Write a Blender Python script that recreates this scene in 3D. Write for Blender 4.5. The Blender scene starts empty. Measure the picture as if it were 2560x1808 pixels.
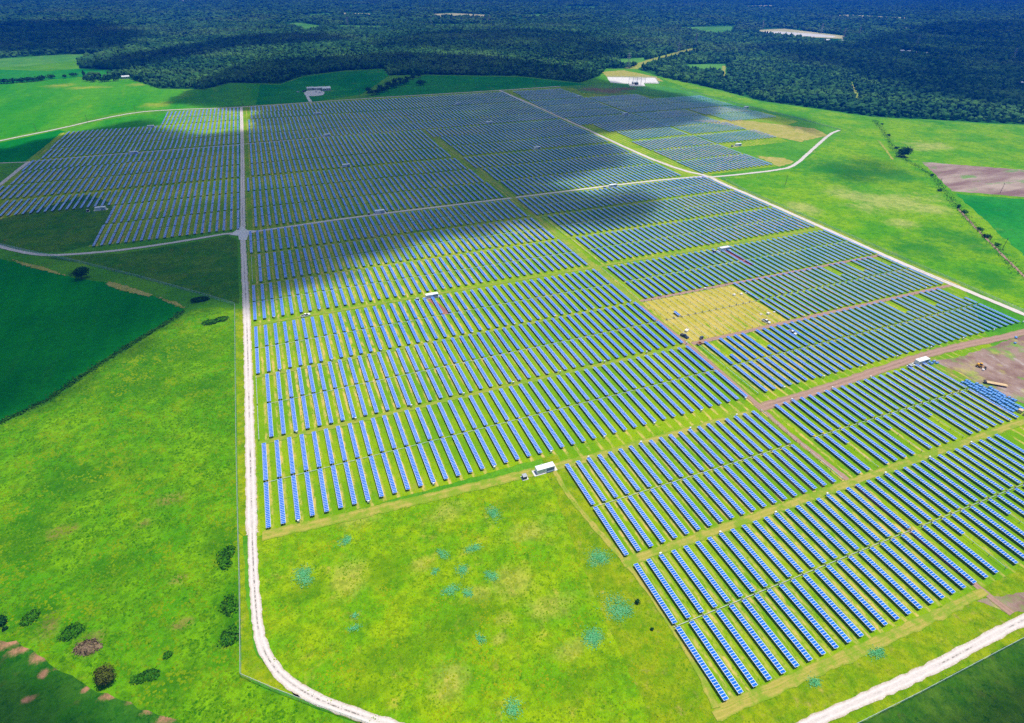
import bpy, bmesh, math, random
import numpy as np
from mathutils import Vector, Matrix, noise as mnoise

random.seed(7); rng = np.random.default_rng(7)
S = bpy.context.scene
COL = S.collection
R = math.radians

# ------------------------------------------------------------------ camera
CAM_H = 196.92
FPX, PITCH, ROLL, YAW = 1429.75, 0.599466, 0.0101063, 0.382464      # focal length in photo pixels (2560 wide)
_d = np.array([math.sin(YAW)*math.cos(PITCH), math.cos(YAW)*math.cos(PITCH), -math.sin(PITCH)])
_r = np.array([math.cos(YAW), -math.sin(YAW), 0.0]); _u = np.cross(_r, _d)
CR = math.cos(ROLL)*_r + math.sin(ROLL)*_u
CU = -math.sin(ROLL)*_r + math.cos(ROLL)*_u
cd = bpy.data.cameras.new("camera"); cam = bpy.data.objects.new("camera", cd); COL.objects.link(cam)
cd.sensor_width = 36; cd.sensor_fit = 'HORIZONTAL'; cd.lens = 36*FPX/2560
cd.clip_start = 0.5; cd.clip_end = 60000
m = Matrix.Identity(4)
for i in range(3):
    m[i][0] = CR[i]; m[i][1] = CU[i]; m[i][2] = -_d[i]
m[2][3] = CAM_H
cam.matrix_world = m
S.camera = cam

def at(x, y, z=0.0):
    """photo pixel -> point on the plane at height z"""
    v = _d + CR*(x-1280)/FPX - CU*(y-904)/FPX
    t = (CAM_H - z)/(-v[2])
    return float(v[0]*t), float(v[1]*t)
def pix(P):
    P = np.asarray(P, float) - np.array([0, 0, CAM_H])
    zc = P @ _d
    return np.stack([1280+FPX*(P@CR)/zc, 904-FPX*(P@CU)/zc], -1), zc

# ------------------------------------------------------------------ world, sun, exposure
SUN_EL, SUN_AZ = R(75), R(90)
W = bpy.data.worlds.new("World"); S.world = W; W.use_nodes = True
nt = W.node_tree; bg = nt.nodes['Background']
sky = nt.nodes.new('ShaderNodeTexSky'); sky.sky_type = 'NISHITA'; sky.sun_disc = False
sky.sun_elevation = SUN_EL; sky.sun_rotation = SUN_AZ; sky.altitude = 3000; sky.air_density = 1.3; sky.dust_density = 0.15; sky.ozone_density = 4.5
nt.links.new(sky.outputs[0], bg.inputs[0]); bg.inputs[1].default_value = 0.11
sd = bpy.data.lights.new("sun", 'SUN'); sun = bpy.data.objects.new("sun", sd); COL.objects.link(sun)
sd.energy = 4.2; sd.angle = R(0.53); sd.color = (1.0, 0.95, 0.86)
_sv = Vector((math.sin(SUN_AZ)*math.cos(SUN_EL), math.cos(SUN_AZ)*math.cos(SUN_EL), math.sin(SUN_EL)))
sun.rotation_euler = _sv.to_track_quat('Z', 'Y').to_euler(); sun.location = (0, 0, 500)
S.view_settings.view_transform = 'Standard'; S.view_settings.look = 'None'
S.view_settings.exposure = 0.35; S.view_settings.gamma = 1.0
S.render.engine = 'CYCLES'
S.cycles.transparent_max_bounces = 16
S.cycles.max_bounces = 6; S.cycles.volume_bounces = 3; S.cycles.diffuse_bounces = 2; S.cycles.glossy_bounces = 3
S.cycles.use_denoising = False
S.cycles.use_adaptive_sampling = True; S.cycles.adaptive_threshold = 0.02

# ------------------------------------------------------------------ tags
def tag(o, label=None, cat=None, group=None, kind=None):
    if label: o['label'] = label
    if cat: o['category'] = cat
    if group: o['group'] = group
    if kind: o['kind'] = kind
    return o
def empty(name, loc=(0,0,0), rz=0.0):
    o = bpy.data.objects.new(name, None); COL.objects.link(o); o.empty_display_size = 0.5
    o.location = loc; o.rotation_euler = (0, 0, rz); return o

# ------------------------------------------------------------------ materials
class N:
    def __init__(s, name):
        s.m = bpy.data.materials.new(name); s.m.use_nodes = True
        s.t = s.m.node_tree; s.b = s.t.nodes['Principled BSDF']
        s.b.inputs['Roughness'].default_value = 0.9
        s.b.inputs['Specular IOR Level'].default_value = 0.2
        s._pos = None
    def n(s, ty, **kw):
        x = s.t.nodes.new(ty)
        for k, v in kw.items(): setattr(x, k, v)
        return x
    def l(s, a, b): s.t.links.new(a, b)
    def put(s, sock, v):
        if isinstance(v, (int, float)): sock.default_value = v
        elif isinstance(v, (tuple, list)): sock.default_value = tuple(v) if len(v) == len(sock.default_value) else tuple(v)+(1,)
        else: s.l(v, sock)
    def pos(s):
        if s._pos is None: s._pos = s.n('ShaderNodeNewGeometry').outputs['Position']
        return s._pos
    def math(s, op, a, b=0.0, c=0.0, clamp=False):
        x = s.n('ShaderNodeMath', operation=op); x.use_clamp = clamp
        s.put(x.inputs[0], a); s.put(x.inputs[1], b); s.put(x.inputs[2], c); return x.outputs[0]
    def scaled(s, sx, sy, sz=1.0, rot=0.0):
        mp = s.n('ShaderNodeMapping'); s.l(s.pos(), mp.inputs[0])
        mp.inputs['Scale'].default_value = (sx, sy, sz); mp.inputs['Rotation'].default_value = (0, 0, rot); return mp.outputs[0]
    def noise(s, size, detail=4, rough=0.55, vec=None, off=0.0, dist=0.0):
        x = s.n('ShaderNodeTexNoise'); x.noise_dimensions = '3D'
        if vec is None:
            mp = s.n('ShaderNodeMapping'); s.l(s.pos(), mp.inputs[0])
            mp.inputs['Location'].default_value = (off*17.3, off*9.1, off*3.7); vec = mp.outputs[0]
        s.l(vec, x.inputs['Vector']); x.inputs['Scale'].default_value = 1.0/size
        x.inputs['Detail'].default_value = detail; x.inputs['Roughness'].default_value = rough
        x.inputs['Distortion'].default_value = dist
        return x.outputs[0]
    def ramp(s, f, lo, hi):
        x = s.n('ShaderNodeMapRange'); x.interpolation_type = 'SMOOTHSTEP'
        s.put(x.inputs[0], f); x.inputs[1].default_value = lo; x.inputs[2].default_value = hi
        return x.outputs[0]
    def mix(s, f, a, b, mode='MIX'):
        x = s.n('ShaderNodeMix', data_type='RGBA', blend_type=mode)
        s.put(x.inputs[0], f); s.put(x.inputs[6], a); s.put(x.inputs[7], b); return x.outputs[2]
    def color(s, c): s.put(s.b.inputs['Base Color'], c); return s
    def bump(s, h, strength=0.5, dist=0.3):
        x = s.n('ShaderNodeBump'); x.inputs['Strength'].default_value = strength; x.inputs['Distance'].default_value = dist
        s.l(h, x.inputs['Height']); s.l(x.outputs[0], s.b.inputs['Normal'])

def plain(name, col, rough=0.6, metal=0.0, spec=0.3, vary=0.12, size=1.5):
    k = N(name); k.b.inputs['Roughness'].default_value = rough; k.b.inputs['Metallic'].default_value = metal
    k.b.inputs['Specular IOR Level'].default_value = spec
    f = k.noise(size, 4, 0.6)
    k.color(k.mix(f, tuple(c*(1-vary) for c in col), tuple(min(1, c*(1+vary)) for c in col)))
    return k.m

def spotmask(k, spots, soft=0.9, nsize=7.0):
    acc = None
    for px, py, rx, ry in spots:
        c = at(px, py); a = at(px-rx, py); b = at(px+rx, py); e = at(px, py-ry); f = at(px, py+ry)
        sx, sy = math.dist(a, b)/2, math.dist(e, f)/2
        mp = k.n('ShaderNodeMapping'); k.l(k.pos(), mp.inputs[0]); mp.vector_type = 'TEXTURE'
        mp.inputs['Location'].default_value = (c[0], c[1], 0); mp.inputs['Scale'].default_value = (sx, sy, 1e6)
        ln = k.n('ShaderNodeVectorMath', operation='LENGTH'); k.l(mp.outputs[0], ln.inputs[0])
        d = k.math('SUBTRACT', 1.0, ln.outputs['Value'])
        acc = d if acc is None else k.math('MAXIMUM', acc, d)
    nz = k.math('ADD', k.math('MULTIPLY', k.noise(nsize, 5, 0.68, None, 41), 2.2), k.math('MULTIPLY', k.noise(nsize*0.14, 4, 0.7, None, 43), 1.2))
    return k.ramp(k.math('ADD', acc, k.math('SUBTRACT', nz, 1.55)), 0.0, soft)
def grass(name, base, pale, tan, dark, tan_amt=0.5, dark_amt=0.5, patch=26.0, tuft=1.3, aniso=None, bump=0.6, off=0.0, spots=()):
    """grass seen from the air: broad patches, dry spots, dark tufts, fine grain"""
    k = N(name)
    vec = None if aniso is None else k.scaled(1.0, 1.0/aniso[1], 1.0, aniso[0])
    big = k.noise(patch, 5, 0.6, vec, off); mid = k.noise(patch*0.28, 5, 0.62, vec, off+3)
    c = k.mix(k.ramp(big, 0.36, 0.64), base, pale)
    c = k.mix(k.math('MULTIPLY', k.ramp(mid, 0.58-0.10*tan_amt, 0.78), k.math('MULTIPLY', k.ramp(k.noise(patch*0.9, 3, 0.5, vec, off+7), 0.38, 0.62), 0.55+0.4*tan_amt)), c, tan)
    tf = k.noise(tuft, 5, 0.68, None, off+11, 0.4)
    tf2 = k.noise(tuft*4.5, 4, 0.6, None, off+13)
    dk = k.math('MULTIPLY', k.ramp(tf, 0.50, 0.66), k.ramp(tf2, 0.34, 0.62))
    c = k.mix(k.math('MULTIPLY', dk, min(1.0, 0.9*dark_amt)), c, dark)
    hi = k.ramp(k.noise(tuft*0.7, 4, 0.7, None, off+17), 0.52, 0.72)
    c = k.mix(k.math('MULTIPLY', hi, 0.35), c, pale)
    for col, amt, sp, ns in spots: c = k.mix(k.math('MULTIPLY', spotmask(k, sp, 0.95, ns), amt), c, col)
    med = k.ramp(k.noise(tuft*2.6, 5, 0.7, None, off+23), 0.42, 0.62)
    c = k.mix(k.math('MULTIPLY', med, 0.75*dark_amt), c, k.mix(0.62, c, dark))
    g = k.n('ShaderNodeHueSaturation'); k.l(c, g.inputs['Color']); k.l(k.math('ADD', 0.45, k.math('MULTIPLY', k.noise(tuft*0.45, 3, 0.8, None, off+29), 1.15)), g.inputs['Value']); c = g.outputs[0]
    k.color(c)
    if bump: k.bump(tf, bump, 0.5)
    k.b.inputs['Specular IOR Level'].default_value = 0.0
    return k.m

TANS = [(1127,1699,62,60),(1199,1485,34,34),(1375,1511,75,34),(1289,1455,62,46),(1319,1331,84,34),(1112,1279,62,28),(1056,1414,40,28),(1247,1597,26,16),(1262,1549,34,18),(1431,1627,52,28),(887,1294,74,28),(872,1440,52,60),(1500,1470,40,26)]
DARKS = [(1150,1560,150,60),(980,1640,110,60),(1450,1700,120,60),(960,1420,60,50),(1280,1260,90,30),(760,1480,60,40),(900,1740,120,40)]
LDARK = [(430,880,150,60),(500,975,70,34),(330,960,150,50),(560,1360,60,70),(570,1520,50,90),(90,1540,90,50),(420,1720,120,60),(200,1200,160,60),(60,1350,120,90),(300,1420,120,50)]  # darker left meadow patches; a shadow patch is painted in among them
LBROWN = [(425,1250,46,22),(445,1450,28,16),(360,1310,24,12),(150,1330,40,24),(120,1570,36,34),(225,1610,46,34),(455,1560,34,16)]
PINK = [(28,1605,48,18),(60,1622,40,12),(106,1638,32,20),(107,1684,14,14),(150,1657,16,16),(290,1732,44,12),(335,1750,22,10),(395,1765,40,16),(430,1790,44,16),(500,1820,40,14),(72,1748,20,8),(213,1725,12,8)]
M = {}
M['ground'] = grass('grassland', (0.06,0.24,0.006), (0.11,0.30,0.008), (0.30,0.30,0.05), (0.02,0.12,0.008), 0.3, 0.5, 60, 3.0)
M['meadow'] = grass('front meadow grass', (0.125,0.315,0.0), (0.25,0.375,0.0), (0.42,0.34,0.05), (0.035,0.125,0.0), 0.6, 0.95, 16, 1.3, spots=[((0.46,0.38,0.08), 0.45, TANS, 22), ((0.075,0.19,0.0), 0.6, DARKS, 24)])
M['left_meadow'] = grass('left meadow grass', (0.070,0.255,0.0), (0.155,0.335,0.0), (0.25,0.21,0.015), (0.016,0.095,0.0), 0.35, 1.0, 20, 1.7, off=2, spots=[((0.030,0.135,0.0), 0.7, LDARK, 15), ((0.24,0.16,0.05), 0.6, LBROWN, 8)])
M['verge'] = grass('roadside verge', (0.14,0.27,0.0), (0.26,0.32,0.003), (0.38,0.28,0.08), (0.04,0.13,0.0), 0.6, 0.8, 9, 1.1, off=5)
M['crop'] = grass('green crop', (0.005,0.17,0.010), (0.010,0.22,0.012), (0.03,0.22,0.015), (0.003,0.12,0.006), 0.2, 0.6, 40, 2.5, (R(-52), 9.0), 0.3, 4)
M['hay'] = grass('bright hayfield', (0.030,0.25,0.003), (0.085,0.32,0.003), (0.25,0.35,0.01), (0.008,0.14,0.008), 0.35, 0.6, 90, 5.0, (R(75), 5.0), 0.3, 6, spots=[((0.30,0.36,0.03), 0.8, [(150,192+22,40,5),(220,219,60,4),(345,212,30,5),(390,262,40,8)], 20)])
M['far_pasture'] = grass('pasture', (0.010,0.19,0.018), (0.03,0.24,0.018), (0.20,0.25,0.05), (0.006,0.11,0.012), 0.25, 0.5, 90, 6.0, None, 0.3, 8)
M['pasture'] = grass('right pasture', (0.085,0.28,0.0), (0.19,0.35,0.0), (0.38,0.35,0.08), (0.014,0.15,0.005), 0.45, 0.85, 50, 2.6, None, 0.4, 9, spots=[((0.46,0.42,0.14), 0.55, [(2230,505,140,26),(2130,490,60,24),(2330,520,60,14),(2160,498,40,14),(2320,365,80,10),(2330,262,90,14),(2460,290,120,16),(2260,560,40,14),(2010,520,40,20)], 30), ((0.012,0.16,0.010), 0.75, [(2100,425,150,34),(2230,440,90,30),(2300,620,110,34),(2420,610,90,40),(1950,300,110,18),(2320,300,50,14),(2480,700,80,30)], 34)])
M['olive'] = grass('rough olive grass', (0.040,0.16,0.002), (0.085,0.19,0.005), (0.18,0.14,0.02), (0.008,0.085,0.004), 0.4, 0.9, 24, 2.0, None, 0.5, 10)
M['dark_rough'] = grass('dark rough ground', (0.018,0.125,0.003), (0.04,0.14,0.008), (0.13,0.10,0.04), (0.005,0.065,0.003), 0.4, 0.9, 20, 1.5, None, 0.6, 12, spots=[((0.42,0.20,0.12), 0.9, PINK, 4)])
M['dark_rough2'] = grass('dark weedy ground', (0.035,0.12,0.004), (0.07,0.15,0.01), (0.10,0.08,0.03), (0.008,0.06,0.006), 0.5, 0.95, 12, 1.5, None, 0.6, 13)
M['dry'] = grass('dry yellow grass', (0.43,0.36,0.040), (0.52,0.40,0.09), (0.56,0.38,0.17), (0.15,0.24,0.01), 0.5, 0.6, 12, 1.2, None, 0.3, 14)
M['dry_pale'] = grass('dry patch grass', (0.34,0.31,0.05), (0.44,0.36,0.11), (0.50,0.35,0.17), (0.10,0.24,0.015), 0.5, 0.7, 14, 2.0, None, 0.3, 15)
M['floor_wood'] = grass('woodland floor', (0.012,0.085,0.012), (0.03,0.14,0.016), (0.08,0.15,0.04), (0.006,0.04,0.01), 0.3, 0.8, 120, 8.0, None, 0.2, 16)
M['clearing'] = grass('forest clearing', (0.06,0.24,0.03), (0.11,0.29,0.04), (0.36,0.34,0.12), (0.02,0.13,0.02), 0.4, 0.4, 90, 8.0, None, 0.2, 18, spots=[((0.24,0.11,0.08), 0.75, [(1520,228,52,9),(1480,224,40,6),(1560,222,40,5)], 14)])
M['pale_clearing'] = grass('pale clearing', (0.42,0.40,0.20), (0.55,0.48,0.28), (0.60,0.52,0.36), (0.22,0.30,0.10), 0.4, 0.3, 90, 8.0, None, 0.0, 20)

def solar_floor():
    """mown grass between the rows with raked dry strips along each row (pitch 5.967 m)"""
    k = N('mown solar field grass')
    sep = k.n('ShaderNodeSeparateXYZ'); k.l(k.pos(), sep.inputs[0])
    big = k.noise(34, 5, 0.6); mid = k.noise(9, 5, 0.62, None, 3)
    c = k.mix(k.ramp(big, 0.38, 0.62), (0.125,0.29,0.0), (0.22,0.35,0.0))
    c = k.mix(k.math('MULTIPLY', k.ramp(mid, 0.54, 0.74), 0.4), c, (0.31,0.33,0.004))
    wob = k.math('MULTIPLY', k.math('SUBTRACT', k.noise(6, 3, 0.5, None, 5), 0.5), 0.16)
    ph = k.math('FRACT', k.math('ADD', k.math('DIVIDE', k.math('ADD', sep.outputs[0], 36.5+596.7), 5.967), wob))
    st = k.math('SUBTRACT', 1.0, k.math('DIVIDE', k.math('ABSOLUTE', k.math('SUBTRACT', ph, 0.42)), 0.19), clamp=True)
    st2 = k.math('SUBTRACT', 1.0, k.math('DIVIDE', k.math('ABSOLUTE', k.math('SUBTRACT', ph, 0.60)), 0.06), clamp=True)
    streak = k.noise(2.2, 5, 0.7, k.scaled(1.0, 0.30), 0)
    area = k.ramp(k.noise(48, 3, 0.5, None, 21), 0.36, 0.60)
    k1 = k.math('MULTIPLY', k.math('MULTIPLY', k.ramp(st, 0.0, 0.7), k.ramp(streak, 0.40, 0.60)), k.math('ADD', 0.35, k.math('MULTIPLY', area, 0.65)))
    c = k.mix(k.math('MULTIPLY', k1, 0.95), c, (0.60,0.42,0.13))
    c = k.mix(k.math('MULTIPLY', k.math('MULTIPLY', st2, k.ramp(streak, 0.45, 0.6)), 0.35), c, (0.33,0.33,0.02))
    soil = k.math('MULTIPLY', k.ramp(k.noise(70, 4, 0.6, None, 33), 0.60, 0.74), k.ramp(k.noise(5, 4, 0.6, None, 35), 0.42, 0.62))
    c = k.mix(k.math('MULTIPLY', soil, 0.55), c, (0.33,0.17,0.10))
    tf = k.noise(0.9, 5, 0.7, None, 37)
    c = k.mix(k.math('MULTIPLY', k.ramp(tf, 0.52, 0.68), 0.7), c, (0.04,0.14,0.0))
    k.color(c); k.bump(tf, 0.5, 0.25); k.b.inputs['Specular IOR Level'].default_value = 0.0
    return k.m
M['solar_floor'] = solar_floor()

def gravel(name, a, b, weed, weed_amt, centre, patchy=0.0):
    """road sheet: UV u is -1..1 across, v in metres along"""
    k = N(name)
    uv = k.n('ShaderNodeUVMap').outputs[0]; sep = k.n('ShaderNodeSeparateXYZ'); k.l(uv, sep.inputs[0])
    u = k.math('ABSOLUTE', sep.outputs[0])
    n1 = k.noise(2.5, 5, 0.65); n2 = k.noise(0.7, 4, 0.7, None, 3)
    c = k.mix(n1, a, b)
    rut = k.math('SUBTRACT', 1.0, k.math('DIVIDE', k.math('ABSOLUTE', k.math('SUBTRACT', u, 0.45)), 0.22), clamp=True)
    c = k.mix(k.math('MULTIPLY', rut, 0.5), c, tuple(min(0.9, x*1.12) for x in b))
    mid = k.math('SUBTRACT', 1.0, k.math('DIVIDE', u, 0.17), clamp=True)
    md = k.math('MULTIPLY', k.ramp(mid, 0.05, 0.6), k.math('MULTIPLY', k.ramp(k.noise(26, 3, 0.5, None, 9), 0.46, 0.60), k.ramp(k.noise(1.6, 4, 0.7, None, 6), 0.42, 0.55)))
    c = k.mix(k.math('MULTIPLY', md, centre), c, (0.07,0.06,0.035))
    edge = k.math('MULTIPLY', k.ramp(u, 0.62, 1.0), k.ramp(n2, 0.38, 0.60))
    c = k.mix(k.math('MULTIPLY', edge, weed_amt), c, weed)
    if patchy: c = k.mix(k.math('MULTIPLY', k.ramp(k.noise(7, 5, 0.65, None, 12), 0.42, 0.6), patchy), c, weed)
    g = k.n('ShaderNodeHueSaturation'); k.l(c, g.inputs['Color']); k.l(k.math('ADD', 0.7, k.math('MULTIPLY', k.noise(0.6, 4, 0.75, None, 29), 0.6)), g.inputs['Value']); c = g.outputs[0]
    k.color(c); k.bump(n2, 0.3, 0.1)
    return k.m
M['road'] = gravel('white crushed limestone', (0.50,0.43,0.385), (0.66,0.60,0.55), (0.36,0.27,0.14), 0.8, 0.8)
M['road_far'] = gravel('white limestone track', (0.47,0.42,0.38), (0.62,0.57,0.53), (0.24,0.25,0.10), 0.7, 0.0)
M['track_brown'] = gravel('brown dirt track', (0.26,0.15,0.105), (0.40,0.26,0.19), (0.20,0.22,0.03), 0.9, 0.4)
M['track_tan'] = gravel('worn grass track', (0.26,0.29,0.012), (0.42,0.33,0.08), (0.15,0.29,0.0), 1.0, 0.0, 0.8)
M['track_faint'] = gravel('faint grass track', (0.20,0.29,0.006), (0.32,0.30,0.04), (0.13,0.29,0.003), 1.0, 0.0, 0.7)

def yard():
    k = N('churned yard soil')
    c = k.mix(k.ramp(k.noise(14, 6, 0.65), 0.35, 0.65), (0.20,0.115,0.085), (0.31,0.21,0.165))
    c = k.mix(k.math('MULTIPLY', k.ramp(k.noise(9, 6, 0.7, k.scaled(1, 0.35, 1, R(-50))), 0.52, 0.7), 0.8), c, (0.50,0.44,0.42))
    c = k.mix(k.math('MULTIPLY', k.ramp(k.noise(20, 5, 0.6, None, 4), 0.52, 0.66), 0.85), c, (0.14,0.32,0.015))
    c = k.mix(k.math('MULTIPLY', k.ramp(k.noise(11, 5, 0.6, None, 8), 0.52, 0.7), 0.7), c, (0.42,0.38,0.08))
    h = k.noise(0.8, 5, 0.7); k.color(c); k.bump(h, 0.6, 0.3); return k.m
M['yard'] = yard()
def plough():
    k = N('ploughed field')
    c = k.mix(k.ramp(k.noise(30, 5, 0.65, k.scaled(0.25, 1, 1, R(-6))), 0.36, 0.66), (0.20,0.115,0.10), (0.40,0.31,0.24))
    c = k.mix(k.math('MULTIPLY', k.ramp(k.noise(26, 4, 0.6, k.scaled(0.5, 1), 6), 0.57, 0.68), 0.8), c, (0.10,0.26,0.03))
    c = k.mix(k.math('MULTIPLY', k.ramp(k.noise(4, 4, 0.7, k.scaled(0.12, 1, 1, R(-6))), 0.5, 0.7), 0.5), c, (0.16,0.10,0.085))
    k.color(c); return k.m
M['plough'] = plough()

def panel_far():
    """rows too small to model module by module: UV v counts the modules"""
    k = N('solar row')
    uv = k.n('ShaderNodeUVMap').outputs[0]; sep = k.n('ShaderNodeSeparateXYZ'); k.l(uv, sep.inputs[0])
    fr = k.math('FRACT', sep.outputs[1])
    e1 = k.math('LESS_THAN', k.math('MINIMUM', fr, k.math('SUBTRACT', 1.0, fr)), 0.062)
    e2 = k.math('LESS_THAN', k.math('MINIMUM', sep.outputs[0], k.math('SUBTRACT', 1.0, sep.outputs[0])), 0.045)
    e = k.math('MAXIMUM', e1, e2)
    return k, e, sep
def cellcolor(k):
    sep = k.n('ShaderNodeSeparateXYZ'); k.l(k.pos(), sep.inputs[0])
    cx = k.n('ShaderNodeCombineXYZ')
    k.l(k.math('FLOOR', k.math('DIVIDE', sep.outputs[0], 2.98)), cx.inputs[0]); k.l(k.math('FLOOR', sep.outputs[1]), cx.inputs[1])
    wn = k.n('ShaderNodeTexWhiteNoise'); wn.noise_dimensions = '2D'; k.l(cx.outputs[0], wn.inputs[0])
    f = k.math('ADD', k.math('MULTIPLY', wn.outputs[0], 0.6), k.math('MULTIPLY', k.noise(22, 3, 0.5), 0.4))
    return k.mix(f, (0.003,0.095,0.50), (0.020,0.18,0.62))
k, e, sep_ = panel_far()
k.color(k.mix(e, cellcolor(k), (0.56,0.66,0.84)))
k.l(k.math('ADD', 0.12, k.math('MULTIPLY', e, 0.3)), k.b.inputs['Roughness']); k.b.inputs['Specular IOR Level'].default_value = 0.8
M['panel_far'] = k.m
k = N('module glass'); k.color(cellcolor(k)); k.b.inputs['Roughness'].default_value = 0.10; k.b.inputs['Specular IOR Level'].default_value = 0.8
M['glass'] = k.m
M['frame'] = plain('aluminium frame', (0.80,0.84,0.90), 0.45, 0.0, 0.5, 0.06)
M['back'] = plain('shade-dark backsheet', (0.10,0.10,0.11), 0.8)  # pale backsheet coloured dark; the underside's shade is put into the colour
M['steel'] = plain('galvanised steel', (0.55,0.60,0.60), 0.45, 0.2, 0.5)
M['post'] = plain('steel post', (0.25,0.27,0.27), 0.5, 0.3, 0.5)
M['white'] = plain('white painted steel', (0.80,0.81,0.83), 0.45, 0, 0.5, 0.04)
M['louvre'] = plain('grey louvre', (0.16,0.22,0.27), 0.5)
M['dark'] = plain('near-black matt', (0.03,0.03,0.04), 0.8)  # near-black for plinths, vents, handles and house doors
M['dkgreen'] = plain('dark green transformer paint', (0.035,0.06,0.055), 0.5, 0, 0.4)
M['concrete'] = plain('pale concrete', (0.66,0.63,0.60), 0.85, 0, 0.2, 0.08, 3)
M['tyre'] = plain('rubber', (0.02,0.02,0.022), 0.8)
M['carwhite'] = plain('white car paint', (0.82,0.82,0.84), 0.25, 0, 0.6, 0.02)
M['carblue'] = plain('dark blue car paint', (0.015,0.03,0.09), 0.25, 0, 0.6, 0.02)
M['carglass'] = plain('car glass', (0.02,0.03,0.04), 0.08, 0, 0.6, 0.02)
M['yellow'] = plain('yellow machine paint', (0.70,0.36,0.01), 0.4, 0, 0.5, 0.06)
M['orange'] = plain('rusty orange machine paint', (0.42,0.15,0.03), 0.5, 0, 0.4, 0.1)
M['rubberdark'] = plain('dark steel', (0.05,0.05,0.055), 0.6)
M['wood'] = plain('fresh timber', (0.62,0.44,0.24), 0.8, 0, 0.2, 0.15)
M['bluewrap'] = plain('blue shrink wrap', (0.05,0.24,0.62), 0.3, 0, 0.5, 0.2, 0.8)
M['card'] = plain('white cardboard', (0.76,0.72,0.68), 0.8)
M['bark'] = plain('bark', (0.10,0.07,0.045), 0.9)
M['roofpale'] = plain('pale metal roof', (0.70,0.72,0.74), 0.5)
M['wallpale'] = plain('pale wall', (0.55,0.52,0.48), 0.8)
M['pylon'] = plain('pylon steel', (0.38,0.40,0.42), 0.5, 0.2)
M['polewood'] = plain('weathered pole', (0.13,0.10,0.075), 0.85)
M['soilred'] = grass('bare red soil', (0.26,0.10,0.065), (0.34,0.15,0.10), (0.44,0.25,0.15), (0.16,0.07,0.04), 0.5, 0.4, 6, 1.0, None, 0.3, 30)
def foliage(name, a, b, c, inst=False):
    k = N(name)
    if inst: f = k.n('ShaderNodeObjectInfo').outputs['Random']
    else: f = k.noise(1.6, 4, 0.7)
    col = k.mix(k.ramp(f, 0.25, 0.75), a, b)
    col = k.mix(k.math('MULTIPLY', k.ramp(k.noise(120 if inst else 0.8, 5, 0.62, None, 4), 0.46, 0.66), 0.75), col, c)
    if inst: col = k.mix(k.math('MULTIPLY', k.ramp(k.noise(420, 4, 0.6, None, 9), 0.5, 0.68), 0.45), col, (0.10,0.17,0.045))
    k.color(col); k.b.inputs['Specular IOR Level'].default_value = 0.1
    return k.m
M['leaf_forest'] = foliage('forest foliage', (0.010,0.065,0.018), (0.035,0.13,0.026), (0.085,0.21,0.035), True)
M['leaf_dark'] = foliage('dark foliage', (0.006,0.050,0.010), (0.016,0.09,0.014), (0.03,0.13,0.015))
M['leaf_green'] = foliage('green foliage', (0.018,0.12,0.002), (0.045,0.19,0.001), (0.10,0.26,0.001))
M['leaf_olive'] = foliage('olive foliage', (0.05,0.075,0.006), (0.09,0.11,0.010), (0.12,0.13,0.015))
M['leaf_teal'] = foliage('teal weeds', (0.05,0.32,0.10), (0.12,0.44,0.17), (0.24,0.50,0.24))
M['leaf_twig'] = foliage('dead twigs', (0.20,0.13,0.07), (0.30,0.22,0.14), (0.16,0.15,0.05))
def tuftmat(name, a, b, c):
    k = N(name); f = k.noise(1.1, 3, 0.7); g = k.noise(14, 4, 0.6, None, 5)
    k.color(k.mix(k.math('MULTIPLY', k.ramp(g, 0.45, 0.65), 0.7), k.mix(k.ramp(f, 0.35, 0.65), a, b), c))
    k.b.inputs['Specular IOR Level'].default_value = 0.0; return k.m
M['tuft_a'] = tuftmat('meadow tufts', (0.06,0.175,0.0), (0.19,0.30,0.0), (0.31,0.32,0.002))
M['tuft_b'] = tuftmat('left meadow tufts', (0.025,0.135,0.0), (0.11,0.25,0.0), (0.20,0.29,0.0))
def chain():
    k = N('chain link'); k.color((0.45,0.60,0.62)); k.b.inputs['Metallic'].default_value = 0.3; k.b.inputs['Roughness'].default_value = 0.4
    uv = k.n('ShaderNodeUVMap').outputs[0]; sep = k.n('ShaderNodeSeparateXYZ'); k.l(uv, sep.inputs[0])
    a = k.math('FRACT', k.math('MULTIPLY', k.math('ADD', sep.outputs[0], sep.outputs[1]), 14)); b = k.math('FRACT', k.math('MULTIPLY', k.math('SUBTRACT', sep.outputs[0], sep.outputs[1]), 14))
    w = k.math('MAXIMUM', k.math('LESS_THAN', a, 0.18), k.math('LESS_THAN', b, 0.18))
    k.l(w, k.b.inputs['Alpha']); return k.m
M['chain'] = chain()

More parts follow.
